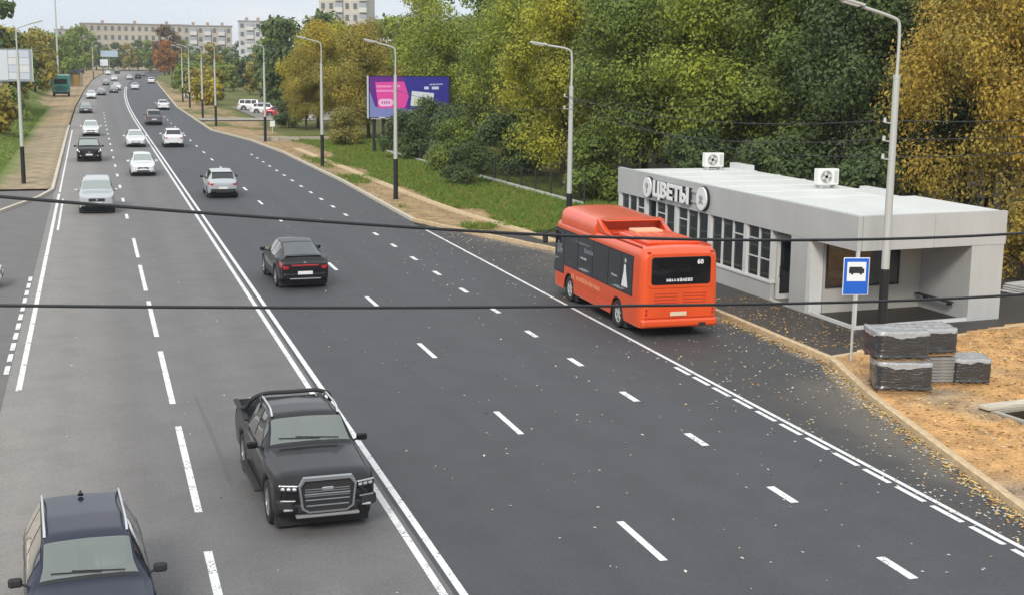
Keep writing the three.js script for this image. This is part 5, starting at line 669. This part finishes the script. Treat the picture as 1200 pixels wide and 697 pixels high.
for (const [x, z, s, c] of [[-2, -400, 0.95, 'green'], [0.5, -440, 1.1, 'green'], [3, -500, 1.3, 'green'], [-9, -390, 1.1, 'olive']]) tree('farbroad', c, x - 5, z, s, 'hazy green tree left of the distant crossing', 'trees left of the distant crossing');

// ---------------------------------------------------------------- far apartment blocks
const winG = box(1, 1, 0.12), hazedGlass = phy(0.14, 0.15, 0.16, { roughness: 0.15 });  // window glass and block wall colours lightened to paint in distance haze
function block(x, z, w, h, d, floors, cols, turn, wallC, label, o = {}) {
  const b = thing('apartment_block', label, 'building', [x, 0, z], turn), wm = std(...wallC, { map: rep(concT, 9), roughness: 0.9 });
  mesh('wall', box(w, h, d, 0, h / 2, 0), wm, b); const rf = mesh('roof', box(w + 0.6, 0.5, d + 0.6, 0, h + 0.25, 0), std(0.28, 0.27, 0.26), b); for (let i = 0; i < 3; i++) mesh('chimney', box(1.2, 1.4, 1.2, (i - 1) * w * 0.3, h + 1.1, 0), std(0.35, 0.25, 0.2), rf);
  const fh = h / floors, cw = w / cols; for (let f = 0; f < floors; f++) for (let c = 0; c < cols; c++) { const m = mesh('window', winG, hazedGlass, b); m.scale.set(cw * 0.46, fh * 0.5, 1); m.position.set(-w / 2 + (c + 0.5) * cw, (f + 0.55) * fh, d / 2 + 0.02); if (o.balcony && (c + 1) % o.balcony === 0) { mesh('balcony', box(cw * 0.95, fh * 0.42, 1.2, m.position.x, (f + 0.22) * fh, d / 2 + 0.62), std(0.62, 0.6, 0.56), b); mesh('balcony_glazing', box(cw * 0.9, fh * 0.4, 1.1, m.position.x, (f + 0.63) * fh, d / 2 + 0.6), std(0.35, 0.38, 0.4, { roughness: 0.2 }), b); } }
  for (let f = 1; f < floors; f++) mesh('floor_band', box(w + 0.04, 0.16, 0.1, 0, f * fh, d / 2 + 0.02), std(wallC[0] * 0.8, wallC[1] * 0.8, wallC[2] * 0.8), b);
  const sc = 4; for (let f = 0; f < floors; f++) for (let c = 0; c < sc; c++) { const m = mesh('window', winG, hazedGlass, b); m.rotation.y = PI / 2; m.scale.set(d / sc * 0.45, fh * 0.5, 1); m.position.set(-w / 2 - 0.02, (f + 0.55) * fh, -d / 2 + (c + 0.5) * d / sc); }
}
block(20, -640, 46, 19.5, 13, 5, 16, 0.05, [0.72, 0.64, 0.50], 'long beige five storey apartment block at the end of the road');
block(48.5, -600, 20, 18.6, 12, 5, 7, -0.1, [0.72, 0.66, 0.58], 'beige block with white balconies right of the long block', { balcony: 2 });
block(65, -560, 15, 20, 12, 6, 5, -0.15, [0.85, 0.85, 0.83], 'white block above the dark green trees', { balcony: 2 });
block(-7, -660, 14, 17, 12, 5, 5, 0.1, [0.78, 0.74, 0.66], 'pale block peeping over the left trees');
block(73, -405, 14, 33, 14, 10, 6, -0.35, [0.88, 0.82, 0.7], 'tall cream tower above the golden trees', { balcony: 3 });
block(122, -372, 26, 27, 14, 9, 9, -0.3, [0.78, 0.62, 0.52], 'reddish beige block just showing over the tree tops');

// ---------------------------------------------------------------- fallen leaves and grass
{ const g = new THREE.BufferGeometry(); g.setAttribute('position', new THREE.Float32BufferAttribute([-0.5, 0, 0, 0, 0.12, 0.34, 0.5, 0.02, 0, 0, 0.1, -0.34], 3)); g.setAttribute('uv', new THREE.Float32BufferAttribute(8, 2)); g.setIndex([0, 1, 2, 0, 2, 3]); g.computeVertexNormals();
  const spots = []; const put = (x, y, z, s, c) => spots.push([x, y, z, s, c]);
  for (let i = 0; i < 600; i++) { const z = rr(-14, -75), x = lerp(15, 6, Math.pow(rnd(), 2.2)); put(x, 0.008, z, rr(0.04, 0.09), rnd() < 0.85 ? 0 : 1); }
  for (let i = 0; i < 1700; i++) { const z = rr(-15, -62), k = rightKerb(z); if (k < 15.1) continue; const x = k - 0.05 - (k - 15) * Math.pow(rnd(), 1.7); put(x, 0.008, z, rr(0.04, 0.09), rnd() < 0.72 ? 0 : rnd() < 0.6 ? 1 : 2); }
  for (let i = 0; i < 1700; i++) { const z = rr(-15, -39), k = rightKerb(z); put(k - 0.02 - Math.abs(rr(-0.5, 0.5)) * rnd(), 0.012, z, rr(0.05, 0.11), rnd() < 0.2 ? 0 : rnd() < 0.5 ? 1 : 2); }
  for (let i = 0; i < 8000; i++) { const z = rr(-16, -36), a = rightKerb(z) + 0.2, x = lerp(a, 34, Math.pow(rnd(), 0.8)); if (inPit(x, z) < 0.95 || z < -32.4 - (x - 19.1) * 0.33) continue; if (fbm(x * 0.3 + 3, z * 0.3, 4, 1 << 20, 111) + 0.16 * sm(18.5, 24, x) < rr(0.3, 0.62)) continue; put(x, dirtY(x, z) + 0.012, z, rr(0.06, 0.14), rnd() < 0.04 ? 0 : rnd() < 0.4 ? 1 : rnd() < 0.8 ? 2 : 3); }
  for (let i = 0; i < 500; i++) { const z = rr(-33.5, -42), x = 19.4 + 2.6 * Math.pow(rnd(), 1.3); put(x, 0.132, z, rr(0.05, 0.1), rnd() < 0.3 ? 1 : 2); }
  for (let i = 0; i < 3500; i++) { const z = rr(-60, -130), x = rr(rightKerb(z) + 0.3, 27); put(x, vergeY(x, z) + 0.015, z, rr(0.08, 0.16), rnd() < 0.4 ? 2 : 1); }
  for (let i = 0; i < 60; i++) put(rr(-1, 5), 0.008, rr(-18, -60), rr(0.05, 0.09), 0);
  const m = new THREE.InstancedMesh(g, std(1, 1, 1, { roughness: 0.9, side: THREE.DoubleSide }), spots.length), D = new THREE.Object3D(), pal = [[0.55, 0.52, 0.44], [0.62, 0.45, 0.16], [0.5, 0.26, 0.06], [0.24, 0.13, 0.05]];
  spots.forEach(([x, y, z, s, c], i) => { D.position.set(x, y, z); D.rotation.set(rr(-0.25, 0.25), rnd() * 6.28, rr(-0.25, 0.25)); D.scale.setScalar(s); D.updateMatrix(); m.setMatrixAt(i, D.matrix); const k = rr(0.75, 1.15); m.setColorAt(i, C(pal[c][0] * k, pal[c][1] * k, pal[c][2] * k)); });
  m.name = 'fallen_leaves'; m.castShadow = m.receiveShadow = true; scene.add(m); tag(m, 'scattered pale and orange fallen leaves on road, kerb and dirt', 'leaves', null, 'stuff'); }
{ const P = [], I = []; for (let i = 0; i < 7; i++) { const a = rnd() * 6.28, r = rr(0, 0.1), x = Math.cos(a) * r, z = Math.sin(a) * r, b = rnd() * 6.28, h = rr(0.5, 1), l = rr(0.1, 0.4), k = P.length / 3; P.push(x - 0.05 * Math.cos(b), 0, z - 0.05 * Math.sin(b), x + 0.05 * Math.cos(b), 0, z + 0.05 * Math.sin(b), x + Math.cos(a) * l, h, z + Math.sin(a) * l); I.push(k, k + 1, k + 2); }
  const g = new THREE.BufferGeometry(); g.setAttribute('position', new THREE.Float32BufferAttribute(P, 3)); g.setAttribute('uv', new THREE.Float32BufferAttribute(P.length / 3 * 2, 2)); g.setIndex(I); g.computeVertexNormals();
  const sp = []; for (let i = 0; i < 60000 && sp.length < 26000; i++) { const z = -60 - 75 * Math.pow(rnd(), 1.3), x = rr(rightKerb(z) + 0.5, 30); if (grassMix(x, z) < rr(0.3, 0.9)) continue; sp.push([x, vergeY(x, z) - 0.01, z]); }
  for (let i = 0; i < 9000; i++) { const z = -90 - 110 * rnd(), x = rr(-16, -5.9); sp.push([x, bankY(x, z) - 0.02, z]); }
  const m = new THREE.InstancedMesh(g, std(1, 1, 1, { roughness: 0.9, side: THREE.DoubleSide }), sp.length), D = new THREE.Object3D(); sp.forEach(([x, y, z], i) => { D.position.set(x, y, z); D.rotation.set(0, rnd() * 6.28, 0); const s = rr(0.16, 0.34); D.scale.set(s * 1.3, s, s * 1.3); D.updateMatrix(); m.setMatrixAt(i, D.matrix); const k = rr(0.7, 1.2), y2 = rnd() < 0.2 ? 1 : 0; m.setColorAt(i, C(lerp(0.13, 0.28, y2) * k, lerp(0.22, 0.24, y2) * k, lerp(0.025, 0.06, y2) * k)); });
  m.name = 'grass'; m.castShadow = m.receiveShadow = true; scene.add(m); tag(m, 'rough green grass tufts on the verges', 'grass', null, 'stuff'); }

renderer.render(scene, camera);
